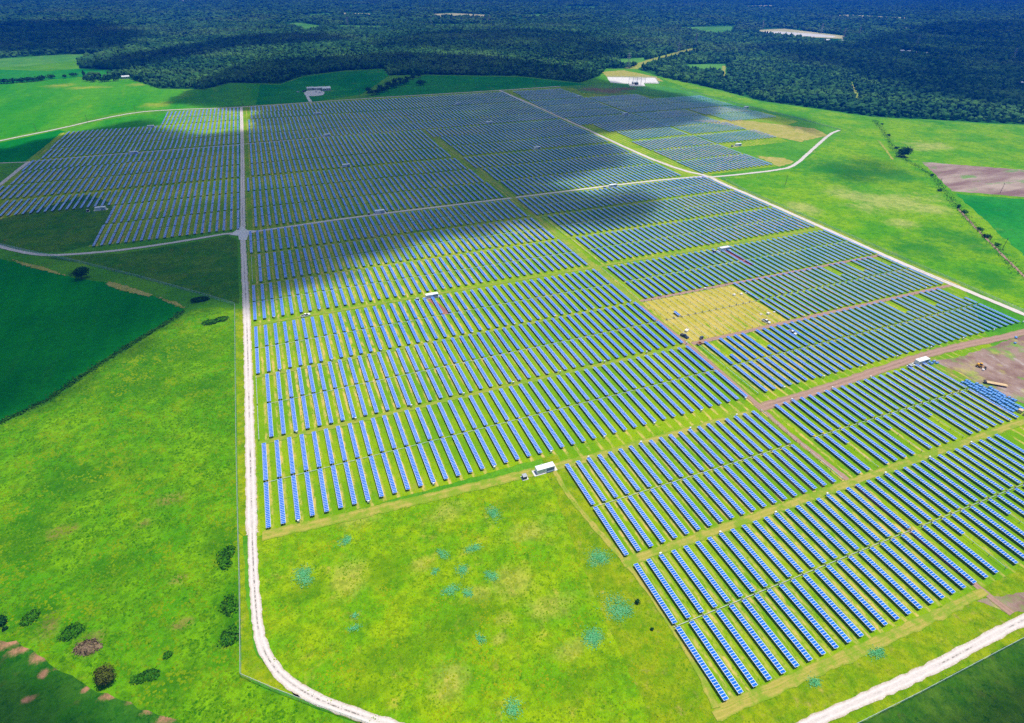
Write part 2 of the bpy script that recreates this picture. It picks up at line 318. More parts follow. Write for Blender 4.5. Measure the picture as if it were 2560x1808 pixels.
# ------------------------------------------------------------------ mesh builder
class MB:
    def __init__(s): s.v = []; s.f = []; s.mi = []; s.uv = []
    def face(s, idx, mi=0, uv=None): s.f.append(tuple(idx)); s.mi.append(mi); s.uv.append(uv)
    def poly(s, pts, mi=0, uv=None):
        n = len(s.v); s.v += [tuple(p) for p in pts]; s.face(range(n, n+len(pts)), mi, uv)
    def box(s, x0, x1, y0, y1, z0, z1, mi=0, bottom=True, taper=None, M4=None):
        n = len(s.v); tx0, tx1, ty0, ty1 = taper if taper else (x0, x1, y0, y1)
        c = [(x0,y0,z0),(x1,y0,z0),(x1,y1,z0),(x0,y1,z0),(tx0,ty0,z1),(tx1,ty0,z1),(tx1,ty1,z1),(tx0,ty1,z1)]
        if M4 is not None: c = [tuple(M4 @ Vector(p)) for p in c]
        s.v += c
        for q in ((4,5,6,7),(0,1,5,4),(1,2,6,5),(2,3,7,6),(3,0,4,7)): s.face([n+i for i in q], mi)
        if bottom: s.face([n+i for i in (3,2,1,0)], mi)
    def tube(s, p0, p1, r0, r1=None, seg=8, mi=0, cap=True):
        r1 = r0 if r1 is None else r1
        p0, p1 = Vector(p0), Vector(p1); d = (p1-p0).normalized()
        a = d.cross(Vector((0,0,1)))
        if a.length < 1e-3: a = Vector((1,0,0))
        a.normalize(); b = d.cross(a); n = len(s.v)
        for p, r in ((p0, r0), (p1, r1)):
            for i in range(seg):
                t = 2*math.pi*i/seg; s.v.append(tuple(p + a*(r*math.cos(t)) + b*(r*math.sin(t))))
        for i in range(seg):
            j = (i+1) % seg; s.face((n+i, n+seg+i, n+seg+j, n+j), mi)
        if cap: s.face([n+seg+i for i in range(seg)][::-1], mi); s.face([n+i for i in range(seg)], mi)
    def mesh(s, name, mats):
        me = bpy.data.meshes.new(name); me.from_pydata(s.v, [], s.f)
        for q in (mats if isinstance(mats, (list, tuple)) else [mats]): me.materials.append(q)
        if any(s.mi): me.polygons.foreach_set('material_index', s.mi)
        if any(u is not None for u in s.uv):
            lay = me.uv_layers.new(name='UVMap'); flat = []
            for f, u in zip(s.f, s.uv):
                for i in range(len(f)): flat += list(u[i]) if u else [0.5, 0.5]
            lay.data.foreach_set('uv', flat)
        me.update(); return me
    def build(s, name, mats, parent=None, smooth=False):
        me = s.mesh(name, mats)
        if smooth: me.polygons.foreach_set('use_smooth', [True]*len(me.polygons))
        return link(name, me, parent)
def link(name, me, parent=None):
    o = bpy.data.objects.new(name, me); COL.objects.link(o)
    if parent is not None: o.parent = parent
    return o

# ------------------------------------------------------------------ sheets of ground
def resample(pts, step):
    out = []
    for i in range(len(pts)-1):
        a, b = np.array(pts[i]), np.array(pts[i+1]); L = np.linalg.norm(b-a); n = max(1, int(L/step))
        out += [tuple(a+(b-a)*j/n) for j in range(n)]
    out.append(tuple(pts[-1])); return out
_zc = [0]
def lift(z):
    _zc[0] += 1; return z+0.0013*_zc[0]
def sheet(name, pts, z, mat, jit=0.6, step=4.0, world=False):
    z = lift(z)
    P = [p if world else at(*p) for p in pts]; P.append(P[0]); Q = resample(P, step)[:-1]
    Q = [(x+random.uniform(-jit, jit), y+random.uniform(-jit, jit)) for x, y in Q]
    bm = bmesh.new(); f = bm.faces.new([bm.verts.new((x, y, z)) for x, y in Q])
    if f.normal.z < 0: pass
    bmesh.ops.recalc_face_normals(bm, faces=bm.faces); f.normal_update()
    if f.normal.z < 0: f.normal_flip()
    bmesh.ops.triangulate(bm, faces=bm.faces)
    me = bpy.data.meshes.new(name); bm.to_mesh(me); bm.free(); me.materials.append(mat)
    return tag(link(name, me), kind='structure')
def smooth_path(P, it=2):
    for _ in range(it):
        Q = [P[0]]
        for a, b in zip(P[:-1], P[1:]):
            Q += [(0.75*a[0]+0.25*b[0], 0.75*a[1]+0.25*b[1]), (0.25*a[0]+0.75*b[0], 0.25*a[1]+0.75*b[1])]
        P = Q+[P[-1]]
    return P
def road(name, pts, width, z, mat, world=False, jit=0.3, step=2.5, smooth=2):
    z = lift(z)
    P = [p if world else at(*p) for p in pts]
    if smooth: P = smooth_path(P, smooth)
    P = np.array(resample(P, step)); T = np.gradient(P, axis=0); T /= np.linalg.norm(T, axis=1)[:, None]+1e-9
    Nn = np.stack([-T[:, 1], T[:, 0]], 1); mb = MB(); v = 0.0; n = len(P)
    wob = np.convolve(rng.uniform(-1, 1, n+4), np.ones(5)/5, 'valid')
    ws = [(width/2*(1+0.10*wob[i])+random.uniform(-jit, jit), width/2*(1-0.08*wob[i])+random.uniform(-jit, jit)) for i in range(n)]
    for i in range(n):
        L = P[i]+Nn[i]*ws[i][0]; Rr = P[i]-Nn[i]*ws[i][1]
        mb.v += [(L[0], L[1], z), (P[i][0], P[i][1], z), (Rr[0], Rr[1], z)]
    for i in range(n-1):
        d = float(np.linalg.norm(P[i+1]-P[i])); a = 3*i
        mb.face((a+1, a+4, a+3, a), 0, [(0, v), (0, v+d), (-1, v+d), (-1, v)])
        mb.face((a+2, a+5, a+4, a+1), 0, [(1, v), (1, v+d), (0, v+d), (0, v)]); v += d
    return tag(mb.build(name, mat), kind='structure')

GX = 15000
mb = MB(); mb.poly([(-GX,-GX,0),(GX,-GX,0),(GX,GX,0),(-GX,GX,0)]); tag(mb.build('ground', M['ground']), kind='structure')

EDGE = [(-420,152),(0,150),(190,150),(215,200),(320,197),(400,222),(510,224),(575,207),(700,210),(760,190),(860,177),(960,172),(975,189),(1060,187),(1300,191),(1450,207),(1500,190),(1515,172),(1590,172),(1640,190),(1720,207),(1800,225),(1900,252),(2100,280),(2180,292),(2560,312),(2900,322)]
sheet('forest_floor', EDGE+[(3100,-40),(1280,-52),(-700,-40)], 0.03, M['floor_wood'], 2.0, 40)
def yb(x): return np.interp(x, [p[0] for p in EDGE], [p[1] for p in EDGE])

sheet('field', [(-330,330),(-330,205),(0,212),(130,200),(190,193),(215,203),(320,199),(400,224),(510,226),(575,209),(650,211),(640,262),(420,273),(340,276),(250,291),(150,316),(0,348)], 0.03, M['hay'], 1.5, 8)
sheet('field', [(640,262),(650,211),(700,212),(760,192),(860,179),(960,174),(972,190),(905,236),(780,255)], 0.03, M['far_pasture'], 1.0, 8)
sheet('field', [(925,240),(985,214),(1060,189),(1300,193),(1450,209),(1480,211),(1460,213),(1250,224),(1000,239)], 0.03, M['far_pasture'], 1.0, 8)
sheet('field', [(-330,158),(0,147),(170,136),(270,137),(200,152),(60,166),(-330,180)], 0.06, M['clearing'], 1.0, 20)
sheet('field', [(-420,197),(-330,182),(0,174),(120,178),(190,172),(330,178),(260,196),(190,193),(130,199),(0,211),(-330,204)], 0.05, M['far_pasture'], 1.0, 20)
sheet('field', [(-500,640),(-200,628),(0,648),(100,668),(180,694),(300,712),(380,740),(440,760),(460,775),(425,800),(330,855),(230,920),(120,1000),(0,1054),(-300,1150),(-700,1250)], 0.03, M['crop'], 0.5, 3)
sheet('meadow', [(-700,1262),(-300,1160),(0,1064),(120,1010),(230,930),(330,866),(428,806),(480,775),(540,768),(588,770),(592,1100),(598,1400),(604,1695),(760,1760),(905,1815),(1100,1900),(-600,1900)], 0.03, M['left_meadow'], 0.6, 3)
sheet('meadow', [(640,1345),(1380,1170),(1400,1200),(1570,1420),(1700,1600),(1790,1790),(1960,1815),(1800,1900),(980,1900),(905,1800),(790,1752),(715,1705),(672,1655),(654,1600),(644,1500)], 0.03, M['meadow'], 0.6, 3)
sheet('rough_ground', [(-100,1590),(45,1605),(110,1650),(230,1720),(330,1760),(520,1830),(700,1950),(-300,1950)], 0.05, M['dark_rough'], 0.8, 3)
sheet('verge', [(588.5,772),(613,772),(622,1051),(629,1335),(608,1340),(597,1330),(593,1100)], 0.05, M['verge'], 0.1, 3)
sheet('verge', [(596,1332),(604,1690),(905,1806),(1000,1830),(1050,1880),(910,1815),(740,1742),(640,1640),(615,1500),(608,1340)], 0.05, M['verge'], 0.3, 3)
sheet('rough_ground', [(110,645),(300,634),(466,609),(570,590),(594,600),(598,760),(500,735),(330,690),(200,657)], 0.03, M['olive'], 0.4, 3)
sheet('rough_ground', [(-200,395),(0,357),(150,325),(165,330),(60,405),(-200,420)], 0.03, M['crop'], 0.4, 3)
sheet('field', [(160,326),(250,303),(340,287),(425,283),(400,312),(250,330)], 0.03, M['hay'], 0.4, 3)
sheet('pasture', [(1790,462),(1830,440),(1970,430),(2090,345),(2105,325),(1760,236),(1640,192),(1720,210),(1800,228),(1900,255),(2100,283),(2180,295),(2560,315),(2900,325),(3300,900),(2570,790),(2200,628)], 0.03, M['pasture'], 0.8, 6)
sheet('field', [(2305,405),(2560,425),(2950,470),(3050,520),(2560,493),(2380,478)], 0.05, M['plough'], 1.2, 6)
sheet('field', [(2390,485),(2560,498),(3050,527),(3300,900),(2560,640)], 0.05, M['far_pasture'], 1.2, 6)
for pts in ([(1720,300),(1850,300),(2040,322),(2070,340),(2000,355),(1900,335),(1850,318)], [(1890,390),(1960,395),(1985,405),(1950,417)]):
    sheet('dry_patch', pts, 0.06, M['dry_pale'], 2.0, 4)
sheet('verge', [(70,20),(210,-25),(330,-25),(340,58),(222,58),(98.5,58),(98.5,184),(90,184),(80,120)], 0.03, M['verge'], 0.4, 3, True)
sheet('rough_ground', [(2080,1900),(2130,1818),(2300,1730),(2450,1651),(2560,1592),(2750,1490),(2950,1900)], 0.05, M['dark_rough2'], 0.4, 2)
# the fenced solar field itself
sheet('solar_field', [(-47,1150),(-155,1150),(-155,1040),(-282,1036),(-290,720),(-262,660),(-262,612),(-165,606),(-165,556),(-47,556)][::-1], 0.03, M['solar_floor'], 0.5, 3, True)
sheet('solar_field', [(-40,184),(222,184),(222,57),(332,57),(348,120),(470,240),(470,545),(440,560),(440,1160),(-40,1160)], 0.03, M['solar_floor'], 0.5, 3, True)
sheet('solar_field', [(98,57),(222.3,57),(222.3,184.3),(98,184.3)], 0.035, M['solar_floor'], 0.4, 3, True)
sheet('solar_field', [(441,548),(575,548),(575,600),(572,640),(680,640),(683,700),(790,740),(790,810),(680,1030),(570,1165),(441,1165)], 0.03, M['solar_floor'], 0.5, 4, True)
sheet('rough_ground', [(-100,549),(0,549),(110,519),(218,487),(272,505),(284,522),(236,610),(160,630),(110,631),(60,625),(-200,573)], 0.03, M['olive'], 0.4, 3)
sheet('dry_field', [(222.5,245),(303,243.5),(301.5,303),(223.5,304)], 0.06, M['dry'], 0.8, 3, True)
for X in (235, 247, 259, 271, 283, 295):   # green weed strips left along some of the bare tubes
    sheet('weed_strip', [(X-0.6,246),(X+0.7,247),(X+0.6,262+8*random.random()),(X-0.5,268)], 0.075, M['solar_floor'], 0.35, 2.5, True)
sheet('yard', [(2330,905),(2400,892),(2560,838),(2720,800),(2950,940),(2560,1010),(2440,958),(2400,930)], 0.05, M['yard'], 0.8, 3)
sheet('yard', [(2440,1500),(2480,1492),(2560,1480),(2620,1500),(2560,1530),(2510,1528)], 0.06, M['yard'], 0.6, 2)
# clearings in the forest
for pts, mt in (([(745,40),(820,33),(830,38),(790,43)], 'clearing'), ([(700,62),(745,57),(810,66),(770,78),(735,68)], 'clearing'), ([(1070,36),(1130,33),(1225,38),(1225,43),(1090,42)], 'pale_clearing'),
                ([(1300,37),(1370,36),(1372,42),(1305,42)], 'clearing'), ([(1410,17),(1490,17),(1490,21),(1415,21)], 'clearing'), ([(2086,38),(2120,37),(2265,44),(2260,47),(2120,43)], 'pale_clearing'),
                ([(860,14),(925,13),(925,16),(865,17)], 'clearing'), ([(1860,15),(1930,13),(1925,18),(1870,18)], 'pale_clearing'), ([(1700,68),(1830,66),(1830,80),(1790,88),(1705,72)], 'clearing'),
                ([(1715,162),(1810,160),(1815,178),(1720,178)], 'clearing'), ([(1540,148),(1610,145),(1620,160),(1560,165)], 'clearing'), ([(860,32),(925,34),(924,39),(862,38)], 'pale_clearing'),
                ([(850,64),(970,66),(968,72),(850,71)], 'clearing'), ([(1070,62),(1180,60),(1230,66),(1090,68)], 'clearing'), ([(1900,75),(1960,72),(2110,90),(2105,97),(1990,92),(1890,84)], 'pale_clearing')):
    sheet('clearing', pts, 0.08, M[mt], 3.0, 30)
sheet('gravel_lot', [(1905,80),(1950,79),(2050,86),(2090,91),(2080,94),(1980,90),(1910,84)], 0.14, M['concrete'], 3.0, 30)
road('corridor', [(1575,172),(1620,155),(1680,138),(1738,122)], 34, 0.10, M['track_tan'], jit=2, step=12)
road('corridor', [(2125,205),(2140,240),(2145,258)], 10, 0.10, M['track_tan'], jit=2, step=8)
road('corridor', [(1810,165),(1808,190),(1810,208)], 9, 0.10, M['track_tan'], jit=2, step=8)
road('corridor', [(1845,110),(1870,99),(1890,92)], 26, 0.10, M['clearing'], jit=3, step=14)
sheet('dry_patch', [(1505,180),(1560,176),(1640,192),(1660,205),(1600,196),(1520,195)], 0.06, M['dry_pale'], 2.0, 6)
sheet('clearing', [(1430,216),(1490,208),(1640,212),(1740,232),(1770,245),(1690,246),(1590,230),(1530,238),(1450,232)], 0.05, M['clearing'], 2.0, 8)

# roads
road('gravel_road', [(603,268),(606,361),(607,579),(610,660),(617,788),(624,1051),(629,1270),(631,1335)], 4.7, 0.10, M['road'], jit=0.3, step=1.5)
road('gravel_road', [(630.5,1318),(631,1350),(634,1425),(637,1481),(645,1575),(654,1612),(675,1657),(712,1699),(769,1736),(825,1762),(887,1784),(944,1803),(1040,1835),(1200,1890)], 3.7, 0.10, M['road'], jit=0.25, step=1.2)
road('gravel_road', [(1820,1900),(2011,1815),(2150,1751),(2262,1704),(2375,1648),(2487,1587),(2560,1550),(2750,1450)], 3.7, 0.10, M['road'], jit=0.3, step=2.0)
road('gravel_road', [(607,584),(900,541),(1300,493),(1600,455),(1765,440.5)], 4.2, 0.095, M['road_far'], jit=0.25, smooth=1)
road('gravel_road', [(609,590),(585,584),(560,585),(466,602),(300,627),(160,638),(110,638.5),(60,632),(0,617),(-150,570)], 4.2, 0.095, M['road_far'], jit=0.25)
road('gravel_road', [(608,361),(1000,327),(1392,292)], 2.6, 0.095, M['road_far'], jit=0.3, smooth=0)
road('gravel_road', [(606,362),(300,385),(60,406),(-60,410)], 2.6, 0.095, M['road_far'], jit=0.3, smooth=0)
road('gravel_road', [(72,405),(40,430),(0,463),(-100,530)], 5, 0.10, M['road_far'], jit=0.3, smooth=1)
road('gravel_road', [(-200,395),(0,352),(150,322),(250,298),(340,281),(420,275),(603,269),(900,247),(1249,226.5),(1400,216)], 5.0, 0.10, M['road_far'], jit=0.4, smooth=1)
road('gravel_road', [(1249,226.5),(1415,299),(1610,391),(1710,428),(1770,440),(1800,457),(1880,491),(2060,571),(2210,639),(2380,712),(2560,786),(2750,870)], 5.4, 0.11, M['road'], jit=0.3, smooth=1)
road('gravel_road', [(1740,444),(1800,442),(1960,424),(1990,412),(2030,375),(2075,335),(2098,326)], 4.6, 0.10, M['road_far'], jit=0.3, smooth=1)
sheet('gravel_lot', [(592,575),(604,566),(618,576),(640,577),(620,590),(617,600),(598,600),(596,590),(575,588)], 0.09, M['concrete'], 0.3, 2)
# tracks
road('dirt_track', [(656,1341),(1000,1262),(1380,1170),(1600,1112),(1890,1030)], 5.4, 0.085, M['track_tan'], jit=0.4, smooth=1)
road('dirt_track', [(1893,1022),(2060,972),(2200,925),(2330,882),(2420,862),(2560,832),(2700,800)], 6.2, 0.085, M['track_brown'], jit=0.5, smooth=1)
road('dirt_track', [(1910,1022),(1885,1005),(1840,965),(1740,879),(1700,848),(1665,818),(1625,786),(1600,764)], 3.6, 0.09, M['track_brown'], jit=0.3, smooth=1)
road('dirt_track', [(1912,1030),(1990,1100),(2130,1207),(2300,1345),(2440,1465),(2530,1535)], 3.0, 0.085, M['track_brown'], jit=0.4, smooth=1)
road('dirt_track', [(223,306),(345,305.5),(462,304.5)], 3.4, 0.085, M['track_brown'], True, 0.4)
road('dirt_track', [(223,244.6),(345,244.4),(466,243.5)], 3.6, 0.085, M['track_brown'], True, 0.4)
road('dirt_track', [(96,117.2),(160,117),(222,117),(350,116.6)], 4.0, 0.085, M['track_tan'], True, 0.4)
road('dirt_track', [(1380,1168),(1420,1240),(1510,1345),(1580,1422),(1650,1520),(1740,1660),(1790,1770)], 2.6, 0.08, M['track_tan'], jit=0.4)
road('dirt_track', [(1786,1792),(1960,1715),(2130,1640),(2330,1548),(2462,1478)], 3.2, 0.08, M['track_tan'], jit=0.5)
road('dirt_track', [(1800,1768),(1960,1700),(2130,1627),(2330,1536),(2440,1484)], 2.0, 0.083, M['track_tan'], jit=0.4)
for Y, x0, x1 in ((244.6,-38,218), (305.6,-38,218), (369,-38,460), (431,-38,460), (489.6,-38,460)):
    road('dirt_track', [(x0,Y),((x0+x1)/2,Y+0.3),(x1,Y)], 3.4, 0.075, M['track_faint'], True, 0.5)
for Y in (607.8, 662.6, 718, 773.5, 829.5):
    road('dirt_track', [(-38,Y),(100,Y),(432,Y)], 3.0, 0.075, M['track_faint'], True, 0.5)
road('dirt_track', [(219,300),(221,450),(222,560),(217,700),(209,900),(203,1150)], 5.0, 0.08, M['track_faint'], True, 0.6)
road('dirt_track', [(2395,522),(2450,582),(2560,692),(2700,822)], 2.2, 0.08, M['track_brown'], jit=0.5)
road('dirt_track', [(2196,352),(2215,375),(2232,400)], 3.0, 0.08, M['track_tan'], jit=0.5)
sheet('bare_soil', [(1062,742),(1078,742),(1128,786),(1107,787)], 0.07, M['soilred'], 0.15, 2)
sheet('bare_soil', [(1812,628),(1826,628),(1885,662),(1870,664)], 0.07, M['soilred'], 0.15, 2)
for pts in ([(270,703),(310,713),(380,737),(372,742),(310,728),(265,712)], [(390,742),(440,755),(462,770),(445,768)], [(30,650),(110,668),(165,690),(120,680),(60,664)]):
    sheet('bare_soil', pts, 0.08, M['dry_pale'], 0.9, 1.2)

# ------------------------------------------------------------------ solar field: lanes of tracker rows
P0 = 5.967
LANES = [('A', 58.9,85.9,87.4,114.5), ('B',119.4,146.4,148.0,175.0), ('1',186.4,214.2,215.7,242.6), ('2',246.4,275.4,276.9,304.6), ('3',307.1,335.9,337.4,364.0), ('4',373.6,400.4,401.9,428.4),
         ('5',433.4,459.1,460.6,486.5), ('6',492.5,517.9,519.3,542.9), ('7',553.4,580.4,581.8,606.0), ('8',609.6,633.4,634.7,660.6), ('9',664.8,689.2,690.5,714.0), ('10',722.5,747.9,749.1,771.5),
         ('11',776.0,801.1,802.3,828.0), ('12',830.5,853.1,854.3,878.5), ('13',884.8,908.9,910.1,933.5), ('14',937.1,960.2,961.3,983.4), ('15',986.4,1010.9,1012.1,1035.4), ('16',1041.3,1065.1,1066.3,1086.7), ('17',1090.4,1115.6,1116.7,1141.9)]
SEG = {'A': [('C',100.2,219.3),('S',226.1,318)], 'B': [('C',99.2,211),('S',226.7,341)], '1': [('C',-35.4,216.7),('S',230.9,449)], '2': [('C',-31.6,216.6),('S',304.7,455)], '3': [('C',-36.4,215),('S',228.8,456)],
       '4': [('C',-36.5,214.6),('S',233,454)], '5': [('C',-31,213.3),('S',232,454.5)], '6': [('C',-36.8,211.8),('S',224,454.5)],
       '7': [('C',-31.5,210),('S',228.2,432),('W',-161,-47),('E',464.5,567.6)], '8': [('C',-31.3,208.3),('S',226.3,432),('W',-160,-47),('E',466,567)], '9': [('C',-36.6,205.5),('S',219.3,430),('W',-262,-47),('E',465.5,566),('E',575,674)],
       '10': [('C',-31.2,203.5),('S',221.8,431),('W',-281,-47),('E',475,564),('E',575,668)], '11': [('C',-31.1,202.6),('S',220.8,431),('W',-275,-47),('E',466,567),('E',571,665),('E',688,778)], '12': [('C',-31.1,202.6),('S',212.5,430),('W',-278,-47),('E',446,563),('E',571,668),('E',681,775)],
       '13': [('C',-31.5,199.6),('S',205,431),('W',-271,-47),('E',444,560),('E',568,667),('E',676,775)], '14': [('C',-31,200),('S',207.5,431),('W',-272,-47),('E',444,560),('E',568,668),('E',676,775)], '15': [('C',-30.7,200),('S',206.3,431),('W',-271,-47),('E',446,560),('E',568,668)],
       '16': [('C',-26.3,198),('S',204.8,432),('W',-152.8,-47),('E',450,560)], '17': [('C',-25.5,198),('S',203.7,432),('W',-152.8,-47),('E',456,556)]}
TOP = 1.42      # height of the module plane
ORD = ['first','second','third','fourth','fifth','sixth','seventh','eighth','ninth','tenth','eleventh','twelfth','thirteenth','fourteenth','fifteenth','sixteenth','seventeenth','eighteenth','nineteenth']
TENS = {20:'twent',30:'thirt',40:'fort',50:'fift',60:'sixt'}
CARD = {20:'twenty',30:'thirty',40:'forty',50:'fifty',60:'sixty'}
def ordn(i):           # 1-based
    if i < 20: return ORD[i-1]
    t = i//10*10
    return TENS[t]+'ieth' if i % 10 == 0 else CARD[t]+'-'+ORD[i % 10-1]
rows = []   # dict per row
for li, (nm, yb0, ym0, ym1, yt) in enumerate(LANES):
    for half, (a, b) in enumerate(((yb0, ym0), (ym1, yt))):
        for si, (blk, x0, x1) in enumerate(SEG[nm]):
            xe = x1
            if nm == 'A' and blk == 'S' and half == 0: xe = 292
            n = int(round((xe-x0)/P0))+1
            pitch = P0 if n < 3 else (xe-x0)/(n-1) if abs((xe-x0)/(n-1)-P0) < 0.12 else P0
            for i in range(n):
                rows.append(dict(X=x0+i*pitch, y0=a, y1=b, lane=2*li+half, pair=nm, half=half, blk=blk, i=i, n=n, fill=(0, 27)))
def special(pair, half, blk, X, fill):
    c = [r for r in rows if r['pair'] == pair and r['half'] == half and r['blk'] == blk]
    r = min(c, key=lambda q: abs(q['X']-X)); r['fill'] = fill
# rows whose modules are only partly fitted (module 0 is at the near end of the row)
for X in (238, 268): special('A', 0, 'S', X, (18, 27))
for X in (238.6, 268.5, 298.3): special('B', 0, 'S', X, (18, 27))
for X in (237, 266.8): special('1', 1, 'S', X, (0, 9))
for X in (392, 421.7, 449): special('1', 1, 'S', X, (0, 9))
for X in (393, 420.5, 448.5): special('2', 1, 'S', X, (0, 9))
for r in rows:      # projected area, to pick the 300 rows that show largest
    q, zc = pix([(r['X']-1, r['y0'], TOP), (r['X']+1, r['y0'], TOP), (r['X']+1, r['y1'], TOP), (r['X']-1, r['y1'], TOP)])
    q[:, 0] = np.clip(q[:, 0], 0, 2560); q[:, 1] = np.clip(q[:, 1], 0, 1808)
    x, y = q[:, 0], q[:, 1]; r['area'] = 0.5*abs(np.dot(x, np.roll(y, -1))-np.dot(y, np.roll(x, -1)))
rows.sort(key=lambda r: -r['area'])
_tl = {}
for r in rows:
    r['tilt'] = _tl.setdefault((r['pair'], r['blk'], int(r['i']//14)), random.uniform(-3.0, 3.0))+random.gauss(0, 0.8)
near = [r for r in rows[:300] if r['area'] > 5]; keep = set(id(r) for r in near)
far = [r for r in rows if id(r) not in keep and r['area'] > 0.5]

HW = 1.0
def module_faces(mb, y0, y1, z, k):
    """one framed module lying flat, long side across the row"""
    a, b, fr, t = y0+0.010, y1-0.010, 0.080, 0.045
    x0, x1 = -HW, HW
    xi0, xi1, a2, b2 = x0+fr*1.1, x1-fr*1.1, a+fr*0.8, b-fr*0.8
    mb.poly([(xi0,a2,z-0.004),(xi1,a2,z-0.004),(xi1,b2,z-0.004),(xi0,b2,z-0.004)], 0)
    n = len(mb.v); mb.v += [(x0,a,z),(x1,a,z),(x1,b,z),(x0,b,z),(xi0,a2,z),(xi1,a2,z),(xi1,b2,z),(xi0,b2,z),(x0,a,z-t),(x1,a,z-t),(x1,b,z-t),(x0,b,z-t)]
    for q in ((0,1,5,4),(1,2,6,5),(2,3,7,6),(3,0,4,7),(8,9,1,0),(9,10,2,1),(10,11,3,2),(11,8,0,3)): mb.face([n+i for i in q], 1)
    mb.face([n+i for i in (11,10,9,8)], 2)
PM = [M['glass'], M['frame'], M['back']]
_cache = {}
def cached(key, fn):
    if key not in _cache: _cache[key] = fn()
    return _cache[key]
def table_mesh(L, f0, f1):
    mb = MB(); p = L/27
    for k in range(f0, f1): module_faces(mb, -L/2+k*p, -L/2+(k+1)*p, TOP, k)
    return mb.mesh('panel_table', PM)
def one_module(L):
    mb = MB(); p = L/27; module_faces(mb, -p/2, p/2, TOP, 0); return mb.mesh('solar_module', PM)
def tube_mesh(L):
    mb = MB(); mb.tube((0,-L/2-0.25,TOP-0.13), (0,L/2+0.25,TOP-0.13), 0.075, seg=6); return mb.mesh('torque_tube', M['steel'])
def post_mesh():
    mb = MB(); mb.box(-0.07, 0.07, -0.10, 0.10, -0.25, TOP-0.15); mb.box(-0.14, 0.14, -0.05, 0.05, TOP-0.26, TOP-0.05); return mb.mesh('support_post', M['post'])
def place(me, name, parent, loc=(0,0,0)):
    o = bpy.data.objects.new(name, me); COL.objects.link(o); o.parent = parent; o.location = loc; return o
def tilt(o, deg):
    a = R(deg); h = TOP-0.13; o.location.x -= h*math.sin(a); o.location.z += h-h*math.cos(a); o.rotation_euler = (0, a, 0)
FROM_LEFT = {}
for r in rows: FROM_LEFT.setdefault((r['lane'], r['blk']), []).append(r)
LANEN = lambda r: 'frontmost lane' if r['lane'] == 0 else ordn(r['lane']+1)+' lane'
SIDE = {'C': 'left of dirt track', 'S': 'right of dirt track'}
near.sort(key=lambda r: (r['lane'], r['X']))
big = set(id(r) for r in sorted(near, key=lambda r: -r['area'])[:44])
for r in near:
    L = round(r['y1']-r['y0'], 1); f0, f1 = r['fill']
    t = empty('solar_row', (r['X'], (r['y0']+r['y1'])/2, 0)); t.empty_display_size = 1
    part = (f0, f1) != (0, 27)
    if part: lab = f"half bare solar row, {ordn(r['i']+1)} from left in {LANEN(r)}, {SIDE[r['blk']]}"
    else: lab = f"blue solar panel row, {ordn(r['i']+1)} from left in {LANEN(r)}, {SIDE[r['blk']]}"
    tag(t, lab, 'solar row', 'solar panel rows')
    if id(r) in big:
        me = cached(('m', L), lambda: one_module(L)); p = L/27
        for k in range(f0, f1): tilt(place(me, 'solar_module', t, (0, -L/2+(k+0.5)*p, 0)), r['tilt'])
    else: tilt(place(cached(('t', L, f0, f1), lambda: table_mesh(L, f0, f1)), 'panel_table', t), r['tilt'])
    place(cached(('u', L), lambda: tube_mesh(L)), 'torque_tube', t)
    pm = cached('post', post_mesh)
    for k in range(5): place(pm, 'support_post', t, (0, -L/2+0.3+k*(L-0.6)/4, 0))
# the rest of the field as one mass
mb = MB()
for r in far:
    X, a, b = r['X'], r['y0'], r['y1']; L = b-a; f0, f1 = r['fill']; aa = a+L*f0/27; bb = a+L*f1/27
    n = len(mb.v); z0, z1 = TOP-0.05, TOP
    dz = HW*math.sin(R(r['tilt']))
    mb.v += [(X-HW,aa,z0+dz),(X+HW,aa,z0-dz),(X+HW,bb,z0-dz),(X-HW,bb,z0+dz),(X-HW,aa,z1+dz),(X+HW,aa,z1-dz),(X+HW,bb,z1-dz),(X-HW,bb,z1+dz)]
    mb.face((n+4,n+5,n+6,n+7), 0, [(0,f0),(1,f0),(1,f1),(0,f1)])
    for q in ((0,1,5,4),(1,2,6,5),(2,3,7,6),(3,0,4,7)): mb.face([n+i for i in q], 1)
    mb.face((n+3,n+2,n+1,n), 2)
    for k in range(4):
        y = a+0.4+k*(L-0.8)/3; n = len(mb.v); s = 0.09
        mb.v += [(X-s,y-s,-0.2),(X+s,y-s,-0.2),(X+s,y+s,-0.2),(X-s,y+s,-0.2),(X-s,y-s,z0),(X+s,y-s,z0),(X+s,y+s,z0),(X-s,y+s,z0)]
        for q in ((0,1,5,4),(1,2,6,5),(2,3,7,6),(3,0,4,7)): mb.face([n+i for i in q], 3)
tag(mb.build('solar_field_rows', [M['panel_far'], M['frame'], M['back'], M['post']]), 'thousands of distant blue solar panel rows filling the back of the field', 'solar rows', None, 'stuff')

